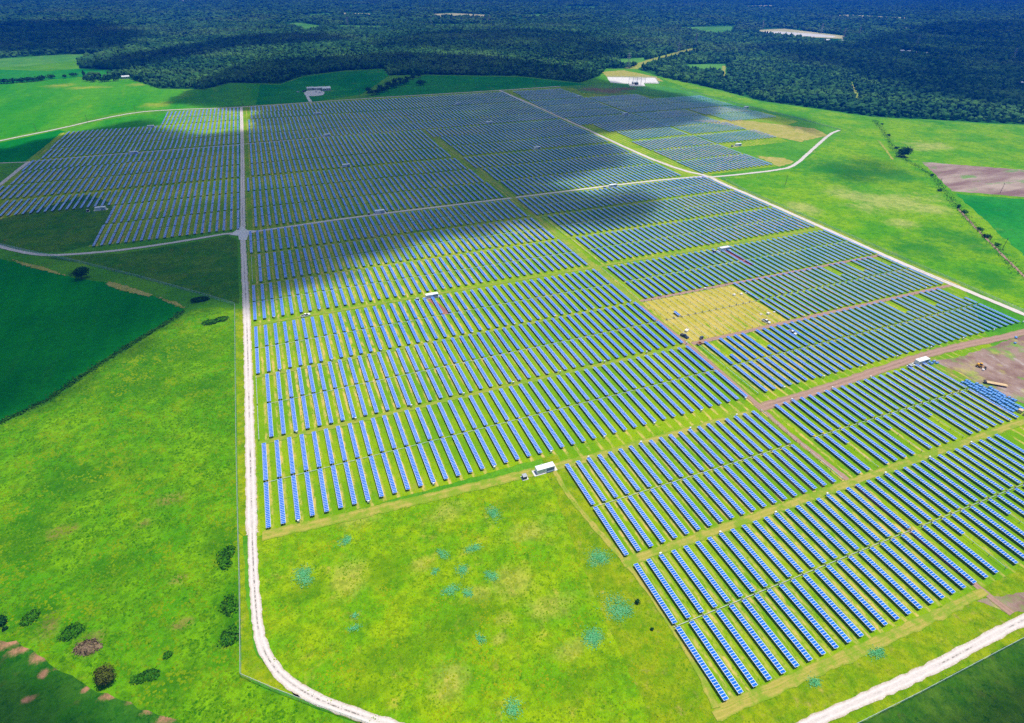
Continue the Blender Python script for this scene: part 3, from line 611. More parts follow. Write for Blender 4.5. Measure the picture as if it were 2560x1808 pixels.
# bare tracker tubes waiting for modules
def bare(X, a, b, lab, group='bare tracker tubes'):
    L = round(b-a, 1); t = empty('tracker_row', (X, (a+b)/2, 0)); tag(t, lab, 'tracker row', group)
    place(cached(('bt', L), lambda: bare_tube(L)), 'torque_tube', t)
    pm = cached('post', post_mesh)
    for k in range(5): place(pm, 'support_post', t, (0, -L/2+0.3+k*(L-0.6)/4, 0))
    return t
def bare_tube(L):
    mb = MB(); mb.tube((0,-L/2,TOP-0.1), (0,L/2,TOP-0.1), 0.12, seg=6)
    for k in range(10): y = -L/2+1+k*(L-2)/9; mb.box(-0.28, 0.28, y-0.09, y+0.09, TOP-0.06, TOP+0.04)
    return mb.mesh('torque_tube', M['steel'])
LD = {l[0]: l for l in LANES}
for i in range(13):
    for half, (j, k2) in enumerate(((1, 2), (3, 4))):
        if (i, half) in ((0, 0),): pass
        bare(225+i*P0*1.005, LD['2'][j], LD['2'][k2], f"bare tracker tube, {ordn(i+1)} from left across the yellow field's {'near' if half == 0 else 'far'} half")
for nm, X, tx in (('B', 216.2, 'beside the dirt track, fourth aisle'), ('1', 225, 'in weeds right of the dirt track bend'), ('3', 222.7, 'behind the yellow field'), ('4', 227, 'two pairs behind the yellow field'), ('5', 226, 'three pairs behind the yellow field')):
    for half, (j, k2) in enumerate(((1, 2), (3, 4))):
        bare(X, LD[nm][j], LD[nm][k2], f"bare tracker tube {tx}, {'nearer' if half == 0 else 'farther'} of its pair")
for nm, X, tx in (('2', -37.6, 'two pairs above the front meadow'), ('5', -37, 'in cloud shadow beside the white gravel road')):
    for half, (j, k2) in enumerate(((1, 2), (3, 4))):
        bare(X, LD[nm][j], LD[nm][k2], f"bare tracker posts {tx}, {'nearer' if half == 0 else 'farther'} half")
t = empty('solar_row', (235.7, 276.9+3, 0)); tag(t, 'short lone solar table of six modules standing in the yellow field', 'solar row')
mb = MB()
for k in range(6): module_faces(mb, -3+k, -2+k, TOP, k)
mb.build('panel_table', PM, t); place(cached('post', post_mesh), 'support_post', t, (0,-2.5,0)); place(cached('post', post_mesh), 'support_post', t, (0,2.5,0))

# drive shafts that tie the rows of a pair together
PAIRW = {'A': 'frontmost row pair', 'B': 'second row pair from the front', '1': 'row pair behind the front meadow', '2': 'second row pair behind the front meadow', '3': 'third row pair behind the front meadow',
         '4': 'fourth row pair behind the front meadow', '5': 'fifth row pair behind the front meadow', '6': 'row pair just before the middle gravel road'}
def gear():
    q = MB(); q.box(-0.22, 0.22, -0.3, 0.3, 0.35, 0.95); q.box(-0.10, 0.10, -0.10, 0.10, -0.2, 0.35); q.box(-0.07, 0.07, -0.55, 0.55, 0.95, 1.25); return q.mesh('gearbox', M['post'])
for nm in ('A','B','1','2','3','4','5','6'):
    ym = (LD[nm][2]+LD[nm][3])/2
    for blk, x0, x1 in SEG[nm]:
        if nm == '2' and blk == 'S': x0 = 225
        t = empty('drive_shaft', (x0, ym, 0)); tag(t, f"drive shaft through the {PAIRW[nm]}, {SIDE[blk]}", 'drive shaft', 'drive shafts')
        mb = MB(); mb.tube((-1, 0, 0.62), (x1-x0+1, 0, 0.62), 0.10, seg=6); mb.build('shaft', M['steel'], t)
        if nm in ('A', 'B', '1', '2'):
            g = cached('gear', lambda: gear())
            n = int(round((x1-x0)/P0))+1
            for i in range(n): place(g, 'gearbox', t, (i*(x1-x0)/(n-1), 0, 0))

# white combiner boxes at row ends
def combiner_parts():
    a = MB(); a.box(-0.42, 0.42, -0.24, 0.24, 0.75, 1.75); a.box(-0.46, 0.46, -0.30, 0.28, 1.75, 1.80)
    b = MB(); b.box(-0.38, -0.30, -0.06, 0.06, -0.2, 0.75); b.box(0.30, 0.38, -0.06, 0.06, -0.2, 0.75)
    c = MB(); c.box(-0.36, 0.36, -0.262, -0.242, 0.80, 1.70)
    return a.mesh('cabinet', M['white']), b.mesh('leg_frame', M['post']), c.mesh('door', M['concrete'])
CB = combiner_parts()
def combiner(X, Y, lab):
    t = empty('combiner_box', (X, Y, 0)); tag(t, lab, 'combiner box', 'white combiner boxes at row ends')
    place(CB[0], 'cabinet', t); place(CB[1], 'leg_frame', t); place(CB[2], 'door', t)
for li, nm in enumerate(('A','B','1','2','3','4','5','6','7','8')):
    for blk, x0, x1 in SEG[nm]:
        if blk not in ('C', 'S'): continue
        n = int(round((x1-x0)/P0))+1
        top = nm in ('A', 'B'); Y = LD[nm][4]+0.55 if top else LD[nm][1]-0.75
        for c, i in enumerate(range(2, n, 5)):
            X = x0+i*P0+0.15
            q, z = pix([(X, Y, 1)])
            if not (0 < q[0][0] < 2560 and 0 < q[0][1] < 1808): continue
            lane = ordn(2*li+1+(1 if top else 0))
            if lane == 'first': lane = 'frontmost'
            combiner(X, Y, f"white combiner box at {'far' if top else 'near'} end of {lane} lane, {ordn(c+1)} from left, {SIDE[blk]}")

# ------------------------------------------------------------------ inverter stations
def station(px, py, lab, tlab=None, L=9.0, rz=0.0):
    X, Y = at(px, py); t = empty('inverter_station', (X, Y, 0), rz); tag(t, lab, 'inverter station', 'white inverter stations')
    w, h, b = 1.5, 3.0, 0.45
    mb = MB(); mb.box(-L/2, L/2, -w, w, b, h); mb.box(-L/2-0.08, L/2+0.08, -w-0.08, w+0.08, h, h+0.10); mb.build('body', M['white'], t)
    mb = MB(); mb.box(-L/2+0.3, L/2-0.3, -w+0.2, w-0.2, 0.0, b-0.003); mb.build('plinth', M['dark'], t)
    mb = MB()
    for k in range(8): z = b+0.55+k*0.19; mb.box(0.2, L/2-0.35, -w-0.05, -w-0.002, z, z+0.10)
    mb.build('louvre', M['louvre'], t)
    mb = MB(); mb.box(0.2, L/2-0.35, -w-0.6, -w-0.003, b+0.12, b+0.32); mb.build('cable_hood', M['louvre'], t)
    for x in (-L/2+0.5, -L/2+1.7, -L/2+2.9):
        mb = MB(); mb.box(x, x+1.05, -w-0.035, -w-0.002, b+0.1, h-0.3); d = mb.build('door', M['concrete'], t)
        mb = MB(); mb.box(x+0.85, x+0.95, -w-0.09, -w-0.04, b+1.1, b+1.35); mb.build('handle', M['dark'], d)
    mb = MB()
    for k in range(5): x = 0.3+k*0.75; mb.box(x, x+0.42, -w-0.045, -w-0.002, h-0.34, h-0.10)
    mb.build('vent', M['dark'], t)
    mb = MB(); mb.tube((-1.2, w-0.3, h+0.1), (-1.2, w-0.3, h+0.7), 0.22, 0.18, 10); mb.build('roof_fan', M['white'], t)
    mb = MB(); mb.box(-L/2-1.6, L/2+1.3, -2.0, 1.9, 0.0, 0.30); p = mb.build('concrete_pad', M['concrete']); p.location = (X, Y, 0)
    tag(p, kind='structure')
    if tlab:
        t2 = empty('transformer', (X-L/2-6.4, Y-0.9, 0)); tag(t2, tlab, 'transformer', 'dark transformers beside stations')
        mb = MB(); mb.box(-1.0, 1.0, -0.9, 0.9, 0.14, 1.95); mb.box(-0.85, 0.85, -1.25, -0.9, 0.2, 1.5); mb.build('tank', M['dkgreen'], t2)
        mb = MB(); mb.box(-1.08, 1.08, -1.32, 0.98, 1.95, 2.05); mb.build('lid', M['pylon'], t2)
        mb = MB()
        for k in range(6): x = -0.75+k*0.3; mb.box(x-0.05, x+0.05, 0.9, 1.2, 0.4, 1.7)
        mb.build('cooling_fins', M['dkgreen'], t2)
        mb = MB(); mb.box(-1.5, 1.5, -1.6, 1.4, 0.0, 0.30); p2 = mb.build('concrete_pad', M['concrete']); p2.location = t2.location; tag(p2, kind='structure')
ST = [(1362,1177,'largest white inverter station, beside the tan track above the front meadow','dark green transformer standing left of the front inverter station'),
      (1080,744,'white inverter station with a red bare soil strip behind its right side','dark transformer left of the station with the red soil strip'),
      (1810,626,'white inverter station on green aisle, left of the right boundary road','dark transformer left of the station near the right boundary road'),
      (2302,908,'white inverter station at corner of the muddy yard','dark transformer on the track beside the yard station'),
      (1532,468,'white inverter station on the middle gravel road, right of the grass aisle','dark transformer on the middle road, right of the grass aisle'),
      (950,533,'white inverter station on the middle gravel road, left of the grass aisle','dark transformer on the middle road, left of the grass aisle'),
      (866,417,'white inverter station in shade between the middle and thin gravel roads',None),
      (818,341,'white inverter station on the thin far gravel road, central block',None),
      (794,286,'white inverter station near the top edge, below the gravel compound',None),
      (336,385,'white inverter station on the thin road in the left block',None),
      (378,319,'white inverter station at back of the left block by the grass wedge',None),
      (253,525,'white inverter station at front corner of the left block','small dark transformer left of the left block front station'),
      (1223,309,'white inverter station on the thin far road, right of the grass aisle',None),
      (1145,262,'white inverter station near the top boundary, right of the grass aisle',None),
      (1343,373,'white inverter station in shaded block between the two right-hand roads',None),
      (1447,244,'white inverter station beside red soil below the substation',None),
      (1563,287,'white inverter station in middle of the far right block',None),
      (1865,271,'white inverter station at far right fence below the woods',None),
      (1845,365,'white inverter station on grass at edge of the right block','dark transformer left of the grass edge station')]
for s in ST: station(*s)

# ------------------------------------------------------------------ vehicles
def wheel(parent, x, y, r=0.38, w=0.26):
    mb = MB(); mb.tube((x-w/2, y, r), (x+w/2, y, r), r, seg=14); t = mb.build('wheel', M['tyre'], parent)
    mb = MB(); mb.tube((x-w/2-0.012, y, r), (x+w/2+0.012, y, r), r*0.55, seg=10); mb.build('rim', M['steel'], t)
def pickup(px, py, rz, lab, paint, sc=1.0, name='pickup_truck'):
    X, Y = at(px, py); t = empty(name, (X, Y, 0), rz); t.scale = (sc, sc, sc); tag(t, lab, 'pickup')
    mb = MB()                                    # forward is +y
    mb.box(-0.98, 0.98, -2.9, 2.85, 0.45, 0.98, taper=(-0.96, 0.96, -2.88, 2.75))
    mb.box(-0.95, 0.95, 1.35, 2.72, 0.985, 1.22, taper=(-0.86, 0.86, 1.35, 2.6))
    mb.box(-0.97, 0.97, -2.88, -0.98, 0.985, 1.30); b = mb.build('body', M[paint], t)
    mb = MB(); mb.box(-0.80, 0.80, -2.75, -1.1, 1.303, 1.312); mb.build('cargo_bed', M['rubberdark'], t)
    mb = MB(); mb.box(-0.93, 0.93, -0.95, 1.32, 0.99, 1.46, taper=(-0.80, 0.80, -0.75, 0.75)); mb.build('windows', M['carglass'], t)
    mb = MB(); mb.box(-0.80, 0.80, -0.75, 0.75, 1.463, 1.88, taper=(-0.70, 0.70, -0.62, 0.42)); mb.build('upper_glass', M['carglass'], t)
    mb = MB(); mb.box(-0.72, 0.72, -0.64, 0.45, 1.883, 1.93); mb.build('roof', M[paint], t)
    for x in (-0.86, 0.86):
        for y in (-1.85, 1.8): wheel(t, x, y)
    for x in (-0.7, 0.7):
        mb = MB(); mb.box(x-0.18, x+0.18, 2.80, 2.87, 0.72, 0.92); mb.build('headlight', M['concrete'], t)
    return t
pickup(765, 791, R(-73), 'white pickup parked on the grass track left of the red-soil station', 'carwhite', 1.10)
pickup(1711, 843, R(-168), 'dark blue pickup standing on the dirt track by the yellow field', 'carblue', 1.05)
pickup(1915, 806, R(-165), 'white pickup parked among bare tubes in the yellow field', 'carwhite', 1.05)
pickup(1980, 834, R(-170), 'white pickup between panel rows, below the yellow field', 'carwhite', 1.05)
pickup(800, 233, R(-60), 'white vehicle parked in the far gravel compound', 'carwhite', 1.0)

def skid_steer(px, py, rz, lab, paint, sc=1.0, big=False):
    X, Y = at(px, py); t = empty('wheel_loader' if big else 'skid_steer', (X, Y, 0), rz); t.scale = (sc, sc, sc); tag(t, lab, 'loader')
    mb = MB(); mb.box(-0.75, 0.75, -1.5, 0.7, 0.4, 1.25, taper=(-0.7, 0.7, -1.4, 0.6)); mb.box(-0.7, 0.7, -1.45, -0.5, 1.255, 1.6, taper=(-0.6, 0.6, -1.3, -0.5)); mb.build('body', M[paint], t)
    mb = MB(); mb.box(-0.55, 0.55, -0.48, 0.65, 1.255, 2.1, taper=(-0.48, 0.48, -0.4, 0.4)); mb.build('cab', M['carglass'], t)
    mb = MB(); mb.box(-0.52, 0.52, -0.45, 0.45, 2.103, 2.18); mb.build('cab_roof', M[paint], t)
    for x in (-0.85, 0.85):
        mb = MB(); mb.tube((x, -1.1, 1.4), (x, 1.1, 1.0), 0.09, seg=6); mb.tube((x, 1.1, 1.0), (x, 1.75, 0.45), 0.09, seg=6); mb.build('arm', M[paint], t)
    mb = MB(); mb.poly([(-1,1.7,0.15),(1,1.7,0.15),(1,2.5,0.12),(-1,2.5,0.12)]); mb.box(-1, 1, 1.62, 1.7, 0.12, 0.85); mb.box(-1, -0.95, 1.7, 2.4, 0.13, 0.6); mb.box(0.95, 1, 1.7, 2.4, 0.13, 0.6); mb.box(-1, 1, 1.7, 2.5, 0.05, 0.115); mb.build('bucket', M['rubberdark'], t)
    for x in (-0.85, 0.85):
        for y in (-0.95, 0.35): wheel(t, x, y, 0.45, 0.32)
skid_steer(1748, 862, R(-75), 'rusty orange skid steer loader at the dirt track junction', 'orange', 1.1)
skid_steer(2449, 918, R(-150), 'yellow loader on churned soil of the muddy yard', 'yellow', 1.35, True)
def crate(px, py, sx, sy, sz, rz, lab, mat='card', cat='crate', name='pallet_stack', group=None, slat=True):
    X, Y = at(px, py); t = empty(name, (X, Y, 0), rz); tag(t, lab, cat, group)
    mb = MB()
    for y in (-sy/2+0.08, 0, sy/2-0.08): mb.box(-sx/2, sx/2, y-0.06, y+0.06, 0.0, 0.10)
    for k in range(5): x = -sx/2+(k+0.5)*sx/5; mb.box(x-sx*0.07, x+sx*0.07, -sy/2, sy/2, 0.103, 0.13)
    mb.build('pallet', M['wood'], t)
    mb = MB(); mb.box(-sx/2+0.04, sx/2-0.04, -sy/2+0.04, sy/2-0.04, 0.133, sz, taper=(-sx/2+0.08, sx/2-0.08, -sy/2+0.08, sy/2-0.08)); mb.build('wrapped_load', M[mat], t)
    mb = MB(); mb.box(-sx/2+0.02, sx/2-0.02, -0.06, 0.06, 0.30, sz+0.012); mb.build('strap', M['steel'], t)
    return t
crate(2457, 926, 1.6, 1.3, 0.9, 0.3, 'white pallet load just in front of the yellow loader')
crate(1753, 848, 2.2, 1.6, 2.0, 0.1, 'dark blue crate beside the orange skid steer', 'carblue')
crate(1835, 739, 2.0, 1.6, 1.2, 0.1, 'white pallet stack at back of yellow field, leftmost of three in line')
crate(1853, 737, 2.0, 1.6, 1.2, 0.15, 'white pallet stack at back of yellow field, middle of three in line')
crate(1866, 733, 2.2, 1.2, 0.6, 0.1, 'low white pallet at the field back, touching the first full row')
crate(1902, 787, 2.0, 1.3, 0.6, 0.1, 'low white pallet behind the parked pickup in the yellow field')
crate(1920, 786, 2.2, 1.8, 1.3, 0.15, 'tall white pallet stack right behind the yellow field pickup')
crate(1935, 781, 1.9, 1.1, 0.5, 0.1, 'low white pallet beside panel row near the yellow field pickup')
crate(1716, 829, 3.0, 2.0, 1.4, 0.5, 'white covered load just behind the dark blue pickup')
crate(1762, 724, 1.8, 1.4, 1.5, 0.1, 'pale crate at back left corner of the yellow field')
crate(2549, 1031, 2.6, 2.2, 1.9, 0.2, 'large timber crate at end of the blue pallets', 'wood')
crate(2562, 1039, 2.4, 2.0, 1.6, 0.2, 'cut-off timber crate at the right picture edge', 'wood')
crate(2539, 845, 2.4, 1.4, 0.8, 0.6, 'blue bundle lying near the light mud of the yard entrance', 'bluewrap')
crate(2537, 859, 1.6, 1.4, 0.8, 0.2, 'small blue bundle on yard grass below the other bundle', 'bluewrap')
# blue wrapped pallets in ranks beside the rows
BW = []
for i in range(24):
    for j in range(4):
        f = i/23; x = 2406+f*(2530-2406); y = 957+f*(1030-957)
        x += j*10.5*(0.85+0.3*f); y -= j*2.6*(0.85+0.3*f)
        if j == 3 and (i < 7 or i > 13): continue
        if j == 2 and i < 3: continue
        BW.append((x+random.uniform(-1.2,1.2), y+random.uniform(-0.8,0.8)))
for q in ((2322,907),(2334,906),(2328,911),(2342,909),(2510,994),(2521,996),(2529,1001),(2536,1004)): BW.append(q)
for i, q in enumerate(BW):
    if i >= len(BW)-8: lab = 'blue wrapped pallet standing apart, right of the yard station' if i < len(BW)-4 else 'blue wrapped pallet at outer edge of the pallet ranks'; g = 'blue pallets by the station' if i < len(BW)-4 else 'outer blue pallets'
    else: lab = 'blue shrink-wrapped pallet in the dense ranks beside the outermost panel rows'; g = 'blue pallets in ranks'
    crate(q[0], q[1], 2.1, 1.25, random.uniform(0.9, 1.3), random.uniform(-0.12, 0.12), lab, 'bluewrap', 'pallet', 'wrapped_pallet', g)
# flatbed trailer
X, Y = at(2490, 963); t = empty('flatbed_trailer', (X, Y, 0), R(48)); tag(t, 'pale flatbed trailer parked at the edge of the muddy yard', 'trailer')
mb = MB(); mb.box(-1.25, 1.25, -5.2, 5.2, 1.0, 1.18)
for k in range(20): y = -5+k*0.52; mb.box(-1.28, 1.28, y-0.2, y+0.2, 1.183, 1.21)
mb.build('deck', M['wood'], t)
mb = MB(); mb.box(-0.5, -0.35, -5, 6.2, 0.75, 0.997); mb.box(0.35, 0.5, -5, 6.2, 0.75, 0.997); mb.box(-1.2, 1.2, 5.2, 6.4, 1.0, 1.5); mb.build('chassis', M['rubberdark'], t)
for y in (-4.0, -2.8):
    for x in (-1.0, 1.0): wheel(t, x, y, 0.48, 0.4)

# ------------------------------------------------------------------ fences
def fence(name, pts, lab, h=2.2, step=3.6, world=False):
    P = [p if world else at(*p) for p in pts]; t = empty(name, (P[0][0], P[0][1], 0)); tag(t, lab, 'fence', None)
    o = np.array(P[0]); Q = [tuple(np.array(p)-o) for p in P]
    mb = MB(); u = 0
    for a, b in zip(Q[:-1], Q[1:]):
        L = math.dist(a, b)
        mb.poly([(a[0],a[1],0.05),(b[0],b[1],0.05),(b[0],b[1],h),(a[0],a[1],h)], 0, [(u,0),(u+L,0),(u+L,h),(u,h)]); u += L
    mb.build('chain_link_mesh', M['chain'], t)
    mb = MB()
    for a, b in zip(Q[:-1], Q[1:]): mb.tube((a[0],a[1],h), (b[0],b[1],h), 0.06, seg=5)
    mb.build('top_rail', M['steel'], t)
    pts_ = resample(Q, step)
    pts_.sort(key=lambda q: math.hypot(q[0]+o[0], q[1]+o[1]))
    mb = MB(); mb.tube((0,0,-0.3), (0,0,h+0.25), 0.06, seg=6); me = mb.mesh('fence_post', M['steel'])
    for q in pts_[:90]: place(me, 'fence_post', t, (q[0], q[1], 0))
    if len(pts_) > 90:
        mb = MB()
        for q in pts_[90:]: mb.tube((q[0],q[1],-0.3), (q[0],q[1],h+0.25), 0.06, seg=5)
        r_ = mb.build('fence_posts', M['steel'], t); r_['kind'] = 'stuff'
fence('chain_link_fence', [(588,766),(592,1100),(597,1320),(601,1450),(604,1692)], 'long straight chain link fence left of the main white gravel road')
fence('chain_link_fence', [(604,1692),(700,1733),(800,1771),(905,1808),(1000,1845)], 'chain link fence at front below the gravel road curve')
fence('chain_link_fence', [(588,764),(500,737),(350,695),(200,658),(60,628),(-60,600)], 'diagonal chain link fence between dark crop field and shaded rough grass')
fence('chain_link_fence', [(2120,1825),(2300,1735),(2450,1656),(2560,1598),(2700,1530)], 'chain link fence at the bottom right corner beyond the road')
fence('chain_link_fence', [(1803,446),(1860,477),(1960,520),(2120,590),(2300,668),(2560,782),(2700,845)], 'chain link fence along the right side of the boundary road')
fence('chain_link_fence', [(1700,222),(1760,238),(1850,262),(2000,299),(2102,326)], 'dark far fence line below the right-hand woods')

# ------------------------------------------------------------------ utility poles, pylons
def pole(px, py, lab, h=11):
    X, Y = at(px, py); t = empty('utility_pole', (X, Y, 0), random.uniform(0, 1)); tag(t, lab, 'utility pole', 'wooden utility poles')
    mb = MB(); mb.tube((0,0,-0.5), (0,0,h), 0.24, 0.16, 8); mb.build('pole', M['polewood'], t)
    mb = MB(); mb.box(-1.2, 1.2, -0.09, 0.09, h-0.9, h-0.7); mb.build('crossarm', M['polewood'], t)
    for x in (-1.05, 0, 1.05):
        mb = MB(); mb.tube((x,0,h-0.7), (x,0,h-0.45), 0.07, seg=6); mb.build('insulator', M['steel'], t)
for px, py, lab in ((92,329,'wooden utility pole by upper left road, nearest the left picture edge'),(220,306,'wooden utility pole by upper left road, second from the left edge'),(340,281,'wooden utility pole by upper left road where it straightens'),(608,266,'utility pole at the top end of the main gravel road'),
                    (703,257,'utility pole left of the compound entrance on the top boundary'),(900,243,'utility pole on top boundary left of the grass aisle'),(1000,234,'utility pole on top boundary right of the grass aisle'),(1143,226,'utility pole on top boundary above the far station'),(1340,218,'utility pole on top boundary beyond the boundary road'),
                    (1963,462,'utility pole alone in bright pasture near the road junction'),(2345,470,'utility pole at near edge of the ploughed field'),(2500,483,'utility pole within the brown ploughed field'),(2505,625,'utility pole beside the hedge track at right')):
    pole(px, py, lab)
def pylon(px, py, lab, h=34):
    X, Y = at(px, py); t = empty('pylon', (X, Y, 0), random.uniform(-0.4, 0.4)); tag(t, lab, 'pylon', 'lattice pylons above the forest')
    mb = MB(); w = 3.6; lv = [0, 0.25, 0.45, 0.62, 0.76, 0.88, 1.0]
    for sx in (-1, 1):
        for sy in (-1, 1): mb.tube((sx*w,sy*w,0), (sx*0.5,sy*0.5,h), 0.28, 0.18, 4)
    for a, b in zip(lv[:-1], lv[1:]):
        wa, wb = w+(0.5-w)*a, w+(0.5-w)*b
        for s in (-1, 1):
            mb.tube((-wa,s*wa,a*h), (wb,s*wb,b*h), 0.14, seg=4); mb.tube((wa,s*wa,a*h), (-wb,s*wb,b*h), 0.14, seg=4)
            mb.tube((s*wa,-wa,a*h), (s*wb,wb,b*h), 0.14, seg=4); mb.tube((s*wa,wa,a*h), (s*wb,-wb,b*h), 0.14, seg=4)
    mb.build('lattice_tower', M['pylon'], t)
    for z, l in ((0.72, 6.5), (0.84, 5.5), (0.96, 4.5)):
        mb = MB(); mb.tube((-l,0,z*h), (l,0,z*h), 0.22, seg=5); mb.tube((-l,0,z*h), (0,0,z*h+1.6), 0.12, seg=4); mb.tube((l,0,z*h), (0,0,z*h+1.6), 0.12, seg=4); mb.build('crossarm', M['pylon'], t)
for px, py, lab in ((870,68,'lattice pylon rising from woods left of centre'),(1078,62,'lattice pylon in the far central woods, left one'),(1222,58,'lattice pylon in the far central woods, right one'),(1570,172,'lattice pylon at the woodland edge above the substation'),(1694,140,'lattice pylon beside the cleared corridor'),
                    (1738,114,'lattice pylon at the far end of the cleared corridor'),(2052,84,'lattice pylon behind the pale gravel lot'),(2108,96,'lattice pylon at right end of the pale gravel lot'),(2146,90,'lattice pylon just right of the pale gravel lot'),(2290,118,'lattice pylon in dark woods at right'),(2528,156,'lattice pylon near the right picture edge'),(1905,74,'lattice pylon at left end of the pale gravel lot')):
    pylon(px, py, lab)

# ------------------------------------------------------------------ buildings
def house(px, py, w, d, h, rz, lab, name='house', roof='roofpale', wall='wallpale'):
    X, Y = at(px, py); t = empty(name, (X, Y, 0), rz); tag(t, lab, 'building')
    mb = MB(); mb.box(-w/2, w/2, -d/2, d/2, 0, h); mb.build('wall', M[wall], t)
    mb = MB(); e = 0.4; z1 = h+d*0.22
    A = [(-w/2-e,-d/2-e,h+0.003),(w/2+e,-d/2-e,h+0.003),(w/2+e,d/2+e,h+0.003),(-w/2-e,d/2+e,h+0.003),(-w/2-e,0,z1),(w/2+e,0,z1)]
    mb.v += A
    for q in ((0,1,5,4),(2,3,4,5),(3,0,4),(1,2,5),(3,2,1,0)): mb.face(q)
    mb.build('roof', M[roof], t)
    mb = MB()
    n = max(2, int(w/3.5))
    for k in range(n): x = -w/2+(k+0.5)*w/n; mb.box(x-0.6, x+0.6, -d/2-0.03, -d/2-0.002, h*0.35, h*0.75)
    mb.build('window', M['carglass'], t)
    mb = MB(); mb.box(w/2-1.6, w/2-0.6, -d/2-0.04, -d/2-0.003, 0.0, min(2.1, h-0.3)); mb.build('door', M['dark'], t)
sheet('gravel_lot', [(760,233),(768,227),(800,226),(812,231),(808,238),(795,240),(772,241),(781,255),(772,255)], 0.10, M['concrete'], 0.6, 3)
house(776, 224.5, 13, 8, 3.6, 0.02, 'leftmost white roofed shed in the far gravel compound', 'shed')
house(795, 224.5, 15, 8, 3.8, 0.02, 'middle white roofed shed in the far gravel compound', 'shed')
house(816, 226, 16, 12, 4.4, 0.02, 'largest white roofed shed, right end of the far gravel compound', 'shed')
for i, (px, py, c) in enumerate(((762,228,'carblue'),(758,230,'carblue'),(745,231,'carwhite'),(790,231,'carwhite'),(804,231,'carwhite'))):
    pickup(px, py, R(90+20*i), ['dark blue vehicle at left side of the far gravel compound','second dark blue vehicle left of the far compound drive','white vehicle on grass left of the far compound','white vehicle before the middle compound shed','white vehicle before the right compound shed'][i], c, 1.0)
house(315, 196.5, 14, 9, 4, 0.2, 'small white roofed house at the left woodland edge')
# substation
sheet('gravel_lot', [(1517,193),(1638,195),(1648,209.5),(1610,209),(1613,216),(1575,216),(1571,210),(1526,207)], 0.10, M['concrete'], 0.8, 4)
t = empty('substation', (*at(1592, 212), 0)); tag(t, 'grey steel substation gantries and transformer on the white far pad', 'substation')
mb = MB()
for x in (-14, -4, 6, 16):
    for y in (-6, 10): mb.tube((x,y,0), (x,y,13), 0.35, 0.22, 6)
for y in (-6, 10): mb.tube((-14,y,12), (16,y,12), 0.3, seg=5); mb.tube((-14,y,10), (16,y,10), 0.2, seg=5)
mb.build('gantry', M['pylon'], t)
mb = MB(); mb.box(-4, 2, -3, 2, 0.3, 4.5); mb.box(-4.6, -4.1, -2.5, 1.5, 0.8, 4.0); mb.build('transformer', M['dkgreen'], t)
mb = MB(); mb.tube((-3,-0.5,4.5), (-3,-0.5,6.5), 0.25, seg=6); mb.tube((-1,-0.5,4.5), (-1,-0.5,6.5), 0.25, seg=6); mb.tube((1,-0.5,4.5), (1,-0.5,6.5), 0.25, seg=6); mb.build('bushing', M['steel'], t)
house(1586, 210, 10, 6, 3.6, 0.0, 'small pale control building on the substation pad', 'control_building')
fence('substation_fence', [(1517,193),(1638,195),(1649,210),(1611,209.5)], 'pale fence around the far white substation pad', 2.6, 8)
for i, (px, py, w, lab) in enumerate(((2065,104,24,'long white building below the pale gravel lot'),(2102,105,14,'white building right of the long building under gravel lot'),(2090,64,16,'white far house above the gravel lot'),(2222,54,16,'white far house in dark woods, upper right'),
        (2264,74,18,'white house in dark woods at right, second down'),(2252,131,16,'white house left of the house cluster in right woods'),(2272,133,20,'widest white house in right woods cluster'),(2286,136,16,'pale house at centre of right woods cluster'),(2312,137,14,'white house at right end of the woods cluster'),
        (2091,177,14,'reddish roofed house in the near right woods'),(2549,213,16,'white roofed house at the right picture edge'),(152,36,18,'white far building at upper left'),(455,5,26,'white far tower block at top of the picture'),(1340,8,24,'white far building in the upper centre'),(1768,42,18,'white far building in woods right of centre'),
        (1450,8,20,'white far building at top, right of centre'),(840,3,26,'white far building at the top left of centre'),(166,4,24,'white far building at top left'),(1420,28,18,'small white far house under a green clearing'),(1755,21,24,'white long far building at upper right of centre'))):
    house(px, py, w, w*0.55, 5, random.uniform(-0.3, 0.3), lab, 'house', 'soilred' if 'reddish' in lab else 'roofpale')

# ------------------------------------------------------------------ trees
def leaf_crown(mb, c, rx, ry, rz, n, leaf, seed):
    rg = np.random.default_rng(seed)
    lobes = [(np.array([rg.uniform(-0.5,0.5)*rx, rg.uniform(-0.5,0.5)*ry, rg.uniform(-0.25,0.4)*rz]), rg.uniform(0.42,0.68)) for _ in range(9)]
    for i in range(n):
        lc, lr = lobes[rg.integers(len(lobes))]
        d = rg.normal(size=3); d /= np.linalg.norm(d)+1e-9; rad = rg.uniform(0.55, 1.08)+abs(rg.normal())*0.16
        p = np.array(c)+lc+d*np.array([rx,ry,rz])*lr*rad
        if p[2] < 0.15: p[2] = 0.15+rg.uniform(0, 0.3)
        nn = d+rg.normal(size=3)*0.55; nn /= np.linalg.norm(nn)
        a = np.cross(nn, [0.3,0.2,1]); a /= np.linalg.norm(a)+1e-9; b = np.cross(nn, a); s = leaf*rg.uniform(0.6, 1.4)
        ps = [p+a*s*rg.uniform(0.7,1.2), p+b*s*rg.uniform(0.7,1.2), p-a*s*rg.uniform(0.7,1.2), p-b*s*rg.uniform(0.7,1.2)]
        mb.poly(ps)
